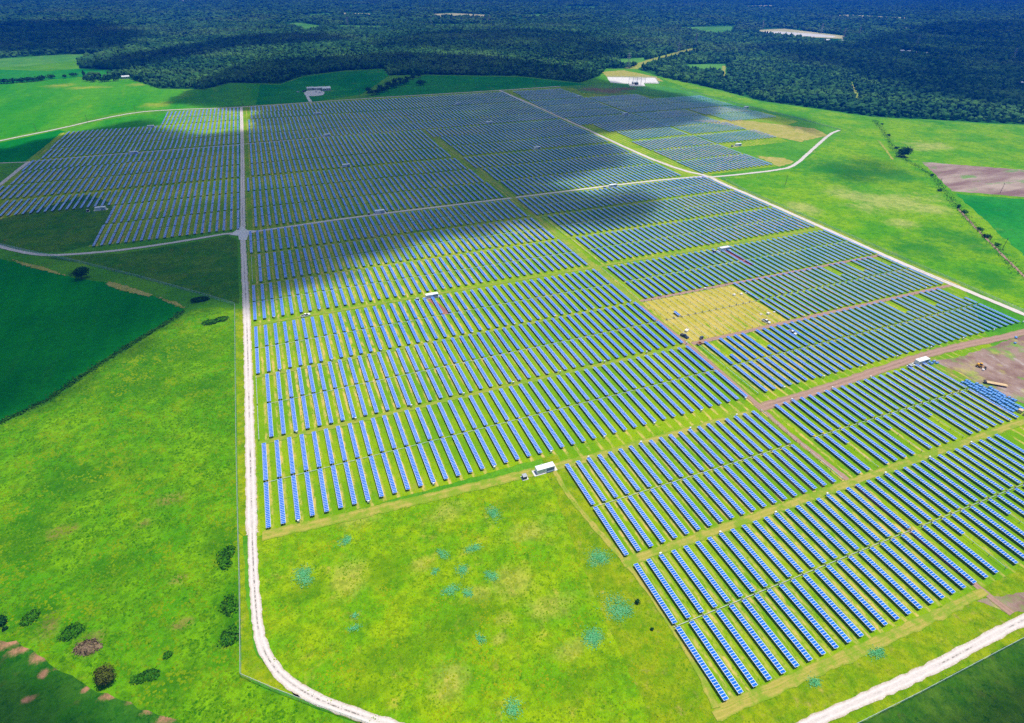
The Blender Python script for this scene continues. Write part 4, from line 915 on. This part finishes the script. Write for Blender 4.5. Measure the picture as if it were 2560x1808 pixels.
def tree(px, py, w, h, lab, mat='leaf_dark', name='tree', n=900, d=None, cat='tree', group=None, seed=None, trunk=True):
    X, Y = at(px, py); t = empty(name, (X, Y, 0), 0.0); tag(t, lab, cat, group); d = d or w
    seed = seed if seed is not None else random.randint(0, 10**6)
    if trunk:
        mb = MB(); mb.tube((0,0,-0.3), (0.1,0.05,h*0.45), 0.035*h+0.05, 0.02*h, 7)
        for k in range(5):
            a = k*1.3+seed; mb.tube((0.08,0.04,h*(0.25+0.04*k)), (math.cos(a)*w*0.3, math.sin(a)*d*0.3, h*(0.55+0.05*k)), 0.014*h+0.02, 0.008*h, 5)
        mb.build('trunk', M['bark'], t)
    mb = MB(); leaf_crown(mb, (0,0,h*0.52), w*0.5, d*0.5, h*0.48, n, 0.11*w**0.6*(900/n)**0.3, seed); mb.build('crown', M[mat], t)
tree(205, 697, 13, 9, 'dark spreading tree on the edge of the dark crop field', n=1500, d=11)
tree(2258, 393, 23, 14, 'large dark green tree standing alone in the right pasture', n=1600, d=16)
tree(1053, 213, 22, 11, 'small dark round tree alone in the far green field', n=700)
tree(4, 1560, 5, 3.2, 'dark bush cut off by the left picture edge', 'leaf_dark', 'bush', 900, cat='bush')
tree(14, 1574, 1.8, 1.2, 'very small dark bush below the left edge bush', 'leaf_dark', 'bush', 300, cat='bush')
tree(72, 1548, 6.5, 1.2, 'low bright green bush in the lower left meadow', 'leaf_green', 'bush', 1500, d=7, cat='bush', trunk=False)
tree(180, 1582, 7.5, 1.3, 'wide dark green bush beside the brown twig patch', 'leaf_green', 'bush', 1500, d=6, cat='bush', trunk=False)
tree(225, 1615, 9, 0.8, 'brown patch of dead twigs in the lower left meadow', 'leaf_twig', 'twig_patch', 1500, d=7, cat='bush', trunk=False)
tree(270, 1700, 7.5, 5.0, 'rounded olive tree at the lower left field edge', 'leaf_olive', 'tree', 2200, d=7.5)
tree(360, 1695, 9, 0.9, 'low green scrub right of the olive tree', 'leaf_green', 'bush', 1300, d=5, cat='bush', trunk=False)
tree(420, 1640, 3, 1.2, 'small green bush in the lower left meadow, toward the fence', 'leaf_green', 'bush', 500, cat='bush', trunk=False)
tree(566, 1395, 8, 1.2, 'dark green thicket against the left fence, upper one', 'leaf_green', 'bush', 620, d=12, cat='bush', trunk=False)
tree(572, 1520, 7, 1.2, 'dark green thicket against the left fence, middle one', 'leaf_green', 'bush', 620, d=10, cat='bush', trunk=False)
tree(575, 1590, 7, 1.2, 'dark green thicket against the left fence, lower one', 'leaf_green', 'bush', 620, d=9, cat='bush', trunk=False)
tree(1594, 1508, 1.8, 1.9, 'small dark cone shrub beside the track along the front panel rows', 'leaf_dark', 'shrub', 500, cat='shrub')
tree(1630, 1575, 1.2, 1.0, 'tiny dark shrub beside the track near the front corner', 'leaf_dark', 'shrub', 300, cat='shrub')
tree(525, 808, 12, 2.2, 'curved green brush clump near the fence corner', 'leaf_green', 'bush', 1500, d=7, cat='bush', trunk=False)
tree(555, 800, 9, 2.0, 'round green brush clump right of the curved clump', 'leaf_green', 'bush', 1200, d=6, cat='bush', trunk=False)
tree(500, 752, 13, 2.5, 'dark brush clump at tip of the dark crop field', 'leaf_dark', 'bush', 1200, d=6, cat='bush', trunk=False)
for i, (px, py) in enumerate(((930,238),(945,236),(958,232),(968,228),(980,222),(992,219),(1003,214),(1015,211),(922,233),(950,226),(972,217),(985,211),(1000,206),(1020,204),(1032,199),(1045,195))):
    tree(px, py, 17, 11, 'dark tree in the tight clump at the far grass aisle end', n=260, group='dark tree clump at far field edge')
for i, (px, py, w) in enumerate(((10,210,30),(35,208,26),(58,206,24),(75,205,26),(95,203,26),(108,201,18),(130,197,16),(163,196,10),(186,192,16),(218,203,18),(235,205,18),(255,205,18),(270,204,20),(290,203,18))):
    tree(px, py, w, 9, 'dark tree in the hedge line above the upper left hayfield', n=240, group='hedge trees above hayfield')
HL = [(2240,372),(2330,440),(2348,478),(2395,519),(2412,532),(2450,575),(2466,594),(2492,614),(2205,312),(2222,340)]
for i, (px, py) in enumerate(HL):
    tree(px, py, random.uniform(4, 7), random.uniform(1.8, 3), 'dark bush in the hedge line along the right pasture track', 'leaf_green' if i % 3 else 'leaf_dark', 'hedge_bush', 220, cat='bush', group='hedge bushes in right pasture', trunk=False)

def brush(name, pts, width, h, n, mat, lab):
    """a long ragged strip of scrub"""
    P = resample([at(*p) for p in pts], 1.0); mb = MB(); rg = np.random.default_rng(len(pts)*7+n)
    for i in range(n):
        c = P[rg.integers(len(P))]; x = c[0]+rg.normal()*width*0.35; y = c[1]+rg.normal()*width*0.35; z = abs(rg.normal())*h*0.5+0.1; s = rg.uniform(0.25, 0.7)
        nn = rg.normal(size=3)+np.array([0,0,0.8]); nn /= np.linalg.norm(nn); a = np.cross(nn, [1,0.3,0.1]); a /= np.linalg.norm(a); b = np.cross(nn, a); p = np.array([x,y,z])
        mb.poly([p+a*s, p+b*s*0.8, p-a*s, p-b*s*0.8])
    return tag(mb.build(name, M[mat]), lab, 'hedge')
brush('hedge', [(-120,1110),(0,1058),(120,1000),(230,924),(330,860),(428,802),(455,780)], 3.2, 1.0, 2600, 'leaf_green', 'long low ragged hedge along the near side of the dark crop field')
brush('hedge', [(2185,300),(2215,340),(2240,385),(2330,440),(2400,530),(2470,600),(2560,700)], 7, 1.8, 2600, 'leaf_green', 'green scrub strip along the right pasture track')

# teal weed patches in the front meadow and along the bottom right road
TW = [(1492,1392,62,44,'largest pale teal weed patch, near the corner of the panel rows'),(1545,1518,66,60,'large teal weed patch left of the track and small cone shrub'),(1488,1595,62,56,'large teal weed patch in the lower right meadow'),(1235,1285,28,40,'teal weed patch near the top of the front meadow'),
      (1185,1372,48,22,'teal weed patch in mid meadow, top of its cluster'),(1108,1385,24,30,'small teal weed patch left in the mid meadow cluster'),(1158,1425,34,30,'teal weed patch at centre of the mid meadow cluster'),(1228,1438,30,36,'teal weed patch right in the mid meadow cluster'),(1124,1475,48,30,'teal weed patch, lower left of the mid meadow cluster'),(1172,1485,26,34,'narrow teal weed patch, lower right of the mid meadow cluster'),
      (1088,1427,22,18,'tiny teal weed patch left of the mid meadow cluster'),(1203,1598,24,32,'small teal weed patch in the lower mid meadow'),(890,1540,22,16,'small teal weed patch in the left meadow, upper of two'),(880,1572,36,18,'small teal weed patch in the left meadow, lower of two'),(1285,1770,48,46,'teal weed patch near the bottom picture edge'),
      (763,1442,52,50,'teal weed patch at left beside the road curve'),(862,1350,36,26,'teal weed patch at upper left of the front meadow'),(2195,1635,52,28,'teal weed patch beside the tan track at bottom right'),(2040,1708,44,28,'teal weed patch at left end of the bottom right verge')]
for px, py, w, h, lab in TW:
    X, Y = at(px, py); A = at(px-w/2, py); B = at(px+w/2, py); Cc = at(px, py-h/2); D = at(px, py+h/2)
    sx = math.dist(A, B)/2; sy = math.dist(Cc, D)/2; mb = MB(); n = int(52*sx*sy*0.9)
    blobs = [(random.uniform(-0.5,0.5), random.uniform(-0.5,0.5), random.uniform(0.3,0.6)) for _ in range(6)]
    for i in range(n):
        bx, by, br = random.choice(blobs); x = (bx+random.gauss(0,0.75)*br)*sx; y = (by+random.gauss(0,0.75)*br)*sy; s = random.uniform(0.10,0.26); z = random.uniform(0.1,0.45); a = random.uniform(0,6.28)
        mb.poly([(x+s*math.cos(a),y+s*math.sin(a),z),(x-s*math.sin(a)*0.8,y+s*math.cos(a)*0.8,z+0.08),(x-s*math.cos(a),y-s*math.sin(a),z),(x+s*math.sin(a)*0.8,y-s*math.cos(a)*0.8,z-0.06)])
    o = mb.build('weed_patch', M['leaf_teal']); o.location = (X, Y, 0); tag(o, lab, 'weeds', 'teal weed patches')

# ------------------------------------------------------------------ grass tufts (uncountable)
def inpoly(x, y, P):
    P = np.asarray(P); c = np.zeros(len(x), bool); j = len(P)-1
    for i in range(len(P)):
        xi, yi = P[i]; xj, yj = P[j]
        c ^= ((yi > y) != (yj > y)) & (x < (xj-xi)*(y-yi)/(yj-yi+1e-12)+xi); j = i
    return c
def tufts(name, poly, dens, smin, smax, mat, lab):
    P = [at(*p) for p in poly]; A = np.array(P); lo, hi = A.min(0), A.max(0)
    n = int((hi[0]-lo[0])*(hi[1]-lo[1])*dens); x = rng.uniform(lo[0], hi[0], n); y = rng.uniform(lo[1], hi[1], n)
    k = inpoly(x, y, P); x, y = x[k], y[k]
    q, zc = pix(np.stack([x, y, np.zeros_like(x)], 1)); k = (q[:,0] > -60) & (q[:,0] < 2620) & (q[:,1] < 1870); x, y = x[k], y[k]
    cl = np.array([mnoise.noise((a/5, b/5, 0.3)) for a, b in zip(x, y)]); k = cl+rng.uniform(-0.5, 0.5, len(x)) > -0.05; x, y = x[k], y[k]; n = len(x)
    s = rng.uniform(smin, smax, n); h = s*rng.uniform(0.5, 1.1, n); a = rng.uniform(0, 6.28, n)
    V = np.zeros((n, 5, 3))
    for j in range(4):
        rr = s*rng.uniform(0.6, 1.2, n); V[:, j] = np.stack([x+rr*np.cos(a+j*1.571), y+rr*np.sin(a+j*1.571), np.full(n, 0.03)], 1)
    V[:, 4] = np.stack([x+rng.normal(0, 0.3, n)*s, y+rng.normal(0, 0.3, n)*s, h], 1)
    base = (np.arange(n)*5)[:, None]
    F = np.concatenate([base+np.array([[0,1,4]]), base+np.array([[1,2,4]]), base+np.array([[2,3,4]]), base+np.array([[3,0,4]])])
    me = bpy.data.meshes.new(name); me.vertices.add(n*5); me.vertices.foreach_set('co', V.ravel())
    me.loops.add(len(F)*3); me.loops.foreach_set('vertex_index', F.ravel().astype(np.int32)); me.polygons.add(len(F)); me.polygons.foreach_set('loop_start', np.arange(0, len(F)*3, 3, dtype=np.int32))
    me.update(calc_edges=True); me.validate(); me.materials.append(M[mat]); return tag(link(name, me), lab, 'grass', None, 'stuff')
tufts('grass', [(655,1350),(1380,1175),(1400,1205),(1570,1425),(1700,1600),(1780,1790),(1960,1815),(1800,1880),(980,1880),(905,1790),(790,1742),(715,1692),(680,1650),(662,1600),(652,1500)], 1.3, 0.20, 0.50, 'tuft_a', 'rough tufted grass of the front meadow')
tufts('grass', [(-300,1170),(0,1070),(120,1015),(230,936),(330,872),(428,812),(480,785),(584,780),(588,1100),(594,1400),(600,1690),(760,1770),(900,1830),(500,1830),(330,1750),(110,1640),(45,1600),(-100,1585)], 1.3, 0.25, 0.85, 'tuft_b', 'thick bushy grass of the left meadow')

# ------------------------------------------------------------------ forest
def blob(seed, w, h, sub=2):
    bm = bmesh.new(); bmesh.ops.create_icosphere(bm, subdivisions=sub, radius=1.0); rg = random.Random(seed)
    off = Vector((rg.uniform(0,50), rg.uniform(0,50), rg.uniform(0,50)))
    for v in bm.verts:
        k = 1+0.42*mnoise.noise(v.co*1.7+off)+0.34*mnoise.noise(v.co*4.1+off)+rg.uniform(-0.10, 0.10)
        v.co = Vector((v.co.x*k*w/2, v.co.y*k*w/2, max(-0.45, v.co.z)*k*h*0.5+h*0.42))
    me = bpy.data.meshes.new('forest_tree'); bm.to_mesh(me); bm.free(); me.materials.append(M['leaf_forest']); return me
PC = bpy.data.collections.new('forest_tree_kinds')
for i, (w, h) in enumerate(((9,11),(7.5,9),(10.5,12),(6,13),(8,7))):
    PC.objects.link(bpy.data.objects.new('forest_tree', blob(i*13+5, w, h)))
CLEAR = [[(-420,158),(0,146),(170,135),(275,136),(200,153),(60,168),(-420,182)], [(-420,200),(-330,176),(0,170),(120,176),(190,170),(330,178),(260,196),(190,193),(130,199),(0,211)],
         [(740,41),(820,32),(835,38),(790,44)], [(695,62),(745,56),(815,66),(770,80),(735,69)], [(1065,37),(1130,32),(1230,38),(1228,44),(1090,43)], [(1298,38),(1370,35),(1376,43),(1303,43)], [(1405,16),(1495,16),(1495,22),(1412,22)],
         [(2080,38),(2120,36),(2270,44),(2262,48),(2120,44)], [(855,13),(930,12),(930,17),(862,18)], [(1855,14),(1935,12),(1930,19),(1866,19)], [(1695,68),(1835,65),(1835,81),(1790,89),(1700,73)], [(1712,161),(1812,159),(1818,179),(1718,179)],
         [(1535,148),(1612,144),(1624,161),(1556,166)], [(855,31),(930,33),(928,40),(858,39)], [(845,63),(975,65),(972,73),(845,72)], [(1065,61),(1180,59),(1235,66),(1086,69)], [(1895,74),(1960,71),(2115,90),(2110,99),(2110,110),(2045,108),(1990,94),(1885,85)],
         [(1570,178),(1618,150),(1680,133),(1745,118),(1750,124),(1690,144),(1630,161),(1592,180)], [(1838,112),(1866,98),(1893,90),(1895,95),(1872,103),(1846,114)], [(2119,203),(2133,203),(2152,260),(2139,260)], [(1803,160),(1817,160),(1816,210),(1803,210)], [(2243,128),(2320,130),(2325,140),(2245,136)], [(300,192),(330,190),(332,200),(305,201)], [(2535,208),(2565,208),(2565,218),(2540,218)], [(1500,176),(1640,178),(1650,200),(1520,198)]]
pts_all = []
for d0, d1, sp, sc in ((1000, 1900, 8.5, 1.0), (1900, 3000, 12.5, 1.35), (3000, 9500, 25, 2.1)):
    xs = np.arange(-3500, 9500, sp); ys = np.arange(500, 9500, sp); gx, gy = np.meshgrid(xs, ys); gx = gx.ravel(); gy = gy.ravel()
    rr = np.hypot(gx, gy); k = (rr >= d0) & (rr < d1); gx, gy = gx[k], gy[k]
    gx = gx+rng.uniform(-0.5, 0.5, len(gx))*sp; gy = gy+rng.uniform(-0.5, 0.5, len(gy))*sp
    q, zc = pix(np.stack([gx, gy, np.zeros_like(gx)], 1)); u, v = q[:, 0], q[:, 1]
    k = (zc > 10) & (u > -160) & (u < 2720) & (v > -34) & (v < yb(u)-1.0)
    for P in CLEAR:
        P = np.array(P, float); k &= ~inpoly(u, v, P)
    gx, gy, u, v = gx[k], gy[k], u[k], v[k]
    nz = np.array([mnoise.noise((a/160, b/160, 1.7))+0.5*mnoise.noise((a/55, b/55, 4.2)) for a, b in zip(gx, gy)])
    edge = (yb(u)-v) < 9
    k = edge | (nz+rng.uniform(-0.45, 0.45, len(nz)) > -0.62); gx, gy, nz = gx[k], gy[k], nz[k]
    s = sc*rng.uniform(0.65, 1.25, len(gx))*(1+0.35*nz)
    pts_all.append(np.stack([gx, gy, s], 1))
PA = np.concatenate(pts_all); print('forest instances', len(PA))
me = bpy.data.meshes.new('forest'); me.vertices.add(len(PA)); co = np.zeros((len(PA), 3)); co[:, :2] = PA[:, :2]; me.vertices.foreach_set('co', co.ravel())
at_ = me.attributes.new('scl', 'FLOAT_VECTOR', 'POINT'); at_.data.foreach_set('vector', np.stack([PA[:, 2], PA[:, 2], np.where(PA[:, 2] > 1.25, 1.0+0.12*PA[:, 2], PA[:, 2])], 1).astype(np.float32).ravel())
fo = link('forest', me); me.materials.append(M['leaf_forest']); tag(fo, 'dense dark far forest running to the horizon', 'forest', None, 'stuff')
ng = bpy.data.node_groups.new('forest', 'GeometryNodeTree'); ng.interface.new_socket('Geometry', in_out='INPUT', socket_type='NodeSocketGeometry'); ng.interface.new_socket('Geometry', in_out='OUTPUT', socket_type='NodeSocketGeometry')
gi = ng.nodes.new('NodeGroupInput'); go = ng.nodes.new('NodeGroupOutput'); ip = ng.nodes.new('GeometryNodeInstanceOnPoints'); ci = ng.nodes.new('GeometryNodeCollectionInfo')
ci.inputs['Collection'].default_value = PC; ci.inputs['Separate Children'].default_value = True; ci.inputs['Reset Children'].default_value = True
na = ng.nodes.new('GeometryNodeInputNamedAttribute'); na.data_type = 'FLOAT_VECTOR'; na.inputs[0].default_value = 'scl'
rv = ng.nodes.new('FunctionNodeRandomValue'); rv.data_type = 'FLOAT_VECTOR'; rv.inputs[0].default_value = (0,0,0); rv.inputs[1].default_value = (0.1,0.1,6.28)
ng.links.new(gi.outputs[0], ip.inputs['Points']); ng.links.new(ci.outputs[0], ip.inputs['Instance']); ip.inputs['Pick Instance'].default_value = True
ng.links.new(na.outputs[0], ip.inputs['Scale']); ng.links.new(rv.outputs[0], ip.inputs['Rotation']); ng.links.new(ip.outputs[0], go.inputs[0])
md = fo.modifiers.new('forest', 'NODES'); md.node_group = ng

# ------------------------------------------------------------------ clouds (above the frame, they shade the land) and haze
def volume_mat(name, dens, col, aniso=0.0):
    mt = bpy.data.materials.new(name); mt.use_nodes = True; nt = mt.node_tree
    nt.nodes.remove(nt.nodes['Principled BSDF']); v = nt.nodes.new('ShaderNodeVolumePrincipled')
    v.inputs['Density'].default_value = dens; v.inputs['Color'].default_value = (*col, 1); v.inputs['Anisotropy'].default_value = aniso
    nt.links.new(v.outputs[0], nt.nodes['Material Output'].inputs['Volume']); return mt
M['cloud'] = volume_mat('cloud', 0.021, (1, 1, 1))
CZ = 800.0
def seg_dist(x, y, P):
    d = np.full(len(x), 1e9)
    for i in range(len(P)):
        a = np.array(P[i]); b = np.array(P[(i+1) % len(P)]); ab = b-a; L2 = ab@ab+1e-9
        t = np.clip(((x-a[0])*ab[0]+(y-a[1])*ab[1])/L2, 0, 1); d = np.minimum(d, np.hypot(x-a[0]-t*ab[0], y-a[1]-t*ab[1]))
    return d
def cloud(pts, cell, ramp, amp, thick=120.0, seed=0.0, z=CZ, world=False, holes=0.0):
    P = [p if world else at(*p) for p in pts]; A = np.array(P); lo, hi = A.min(0)-ramp-amp, A.max(0)+ramp+amp
    nx, ny = int((hi[0]-lo[0])/cell)+2, int((hi[1]-lo[1])/cell)+2
    gx, gy = np.meshgrid(lo[0]+np.arange(nx)*cell, lo[1]+np.arange(ny)*cell); gx, gy = gx.ravel(), gy.ravel()
    sdist = seg_dist(gx, gy, P)*np.where(inpoly(gx, gy, P), 1, -1)
    nz = np.array([mnoise.fractal((a/(ramp*3.2)+seed, b/(ramp*3.2), seed), 0.6, 2.0, 4) for a, b in zip(gx, gy)])
    tt = np.clip((sdist+amp*nz)/ramp, 0, 1); tt = tt*tt*(3-2*tt)
    if holes:
        h = np.array([mnoise.fractal((a/(ramp*4)+seed+31, b/(ramp*4), seed), 0.6, 2.0, 3) for a, b in zip(gx, gy)]); tt *= np.clip(1.0-np.clip((h-0.15)*2.2, 0, 1)*holes, 0, 1)
    T = tt*thick
    sx, sy = _sv.x/_sv.z*z, _sv.y/_sv.z*z; V = []; F = []; top = {}; bot = {}
    for i in range(nx*ny):
        if T[i] > 0.3:
            top[i] = len(V); V.append((gx[i]+sx, gy[i]+sy, z+T[i]*0.65+6*nz[i]*tt[i])); bot[i] = len(V); V.append((gx[i]+sx, gy[i]+sy, z-T[i]*0.35))
        else: top[i] = bot[i] = -1
    used = {}
    def vid(i, dct):
        if dct[i] >= 0: return dct[i]
        if i not in used: used[i] = len(V); V.append((gx[i]+sx, gy[i]+sy, z))
        return used[i]
    for b in range(ny-1):
        for a in range(nx-1):
            q = (b*nx+a, b*nx+a+1, (b+1)*nx+a+1, (b+1)*nx+a)
            if any(top[i] >= 0 for i in q):
                F.append([vid(i, top) for i in q]); F.append([vid(i, bot) for i in q][::-1])
    me = bpy.data.meshes.new('cloud'); me.from_pydata(V, [], F); me.materials.append(M['cloud']); me.validate(); me.update()
    o = link('cloud', me); tag(o, kind='structure'); return o
cloud([(-420,330),(0,372),(110,348),(240,318),(340,296),(400,298),(420,318),(520,332),(610,318),(640,282),(500,268),(400,262),(470,225),(540,195),(640,160),(800,150),(1000,140),(1250,150),(1420,170),(1500,196),(1600,215),(1700,232),(1800,258),(1820,290),(1720,318),(1560,335),(1500,338),(1560,372),(1590,398),(1500,430),(1420,462),(1480,480),(1600,478),(1655,505),(1640,545),(1500,570),(1400,590),(1310,585),(1230,612),(1150,602),(1010,636),(905,655),(880,700),(830,725),(740,742),(640,800),(560,780),(480,800),(420,830),(250,950),(60,1060),(-200,1140),(-700,1100),(-700,600)], 14, 26, 16, 95, 1.0, holes=0.25)
cloud([(1990,395),(2130,372),(2250,405),(2320,440),(2250,470),(2120,462),(2030,432)], 10, 50, 40, 22, 4.0)
cloud([(2060,345),(1900,300),(1780,258),(1900,268),(2060,305)], 10, 20, 10, 40, 5.0)
cloud([(-500,1560),(-60,1560),(60,1640),(220,1740),(400,1830),(500,1950),(-300,2000)], 5, 14, 8, 60, 6.0)  # extra cloud out of view, added to darken the lower left corner
cloud([(2170,1840),(2350,1740),(2560,1640),(2700,1600),(2900,1900),(2250,2000)], 5, 12, 7, 50, 7.0)  # unseen cloud put in so the lower right corner falls darker
cloud([(-500,60),(250,55),(420,95),(330,130),(150,140),(-500,150)], 45, 110, 60, 110, 8.0)
cloud([(200,178),(260,150),(400,128),(600,95),(820,88),(900,110),(720,118),(560,138),(430,170),(330,182)], 30, 60, 40, 100, 9.0)
cloud([(1850,115),(2100,112),(2300,60),(2900,50),(2900,330),(2560,292),(2350,250),(2150,200),(1950,150)], 45, 110, 70, 70, 11.0, holes=0.5)
cloud([(880,120),(1000,84),(1300,78),(1500,90),(1620,130),(1450,165),(1200,140),(1000,132)], 40, 110, 70, 60, 12.0, holes=0.5)
# air
M['haze'] = volume_mat('haze', 2.0e-4, (0.0, 0.10, 0.62), 0.0)
mb = MB(); mb.box(-GX-400, GX+400, -GX-400, GX+400, -1.5, CAM_H+14); tag(mb.build('haze', M['haze']), 'thin blue haze filling the air over the land', 'haze', None, 'stuff')
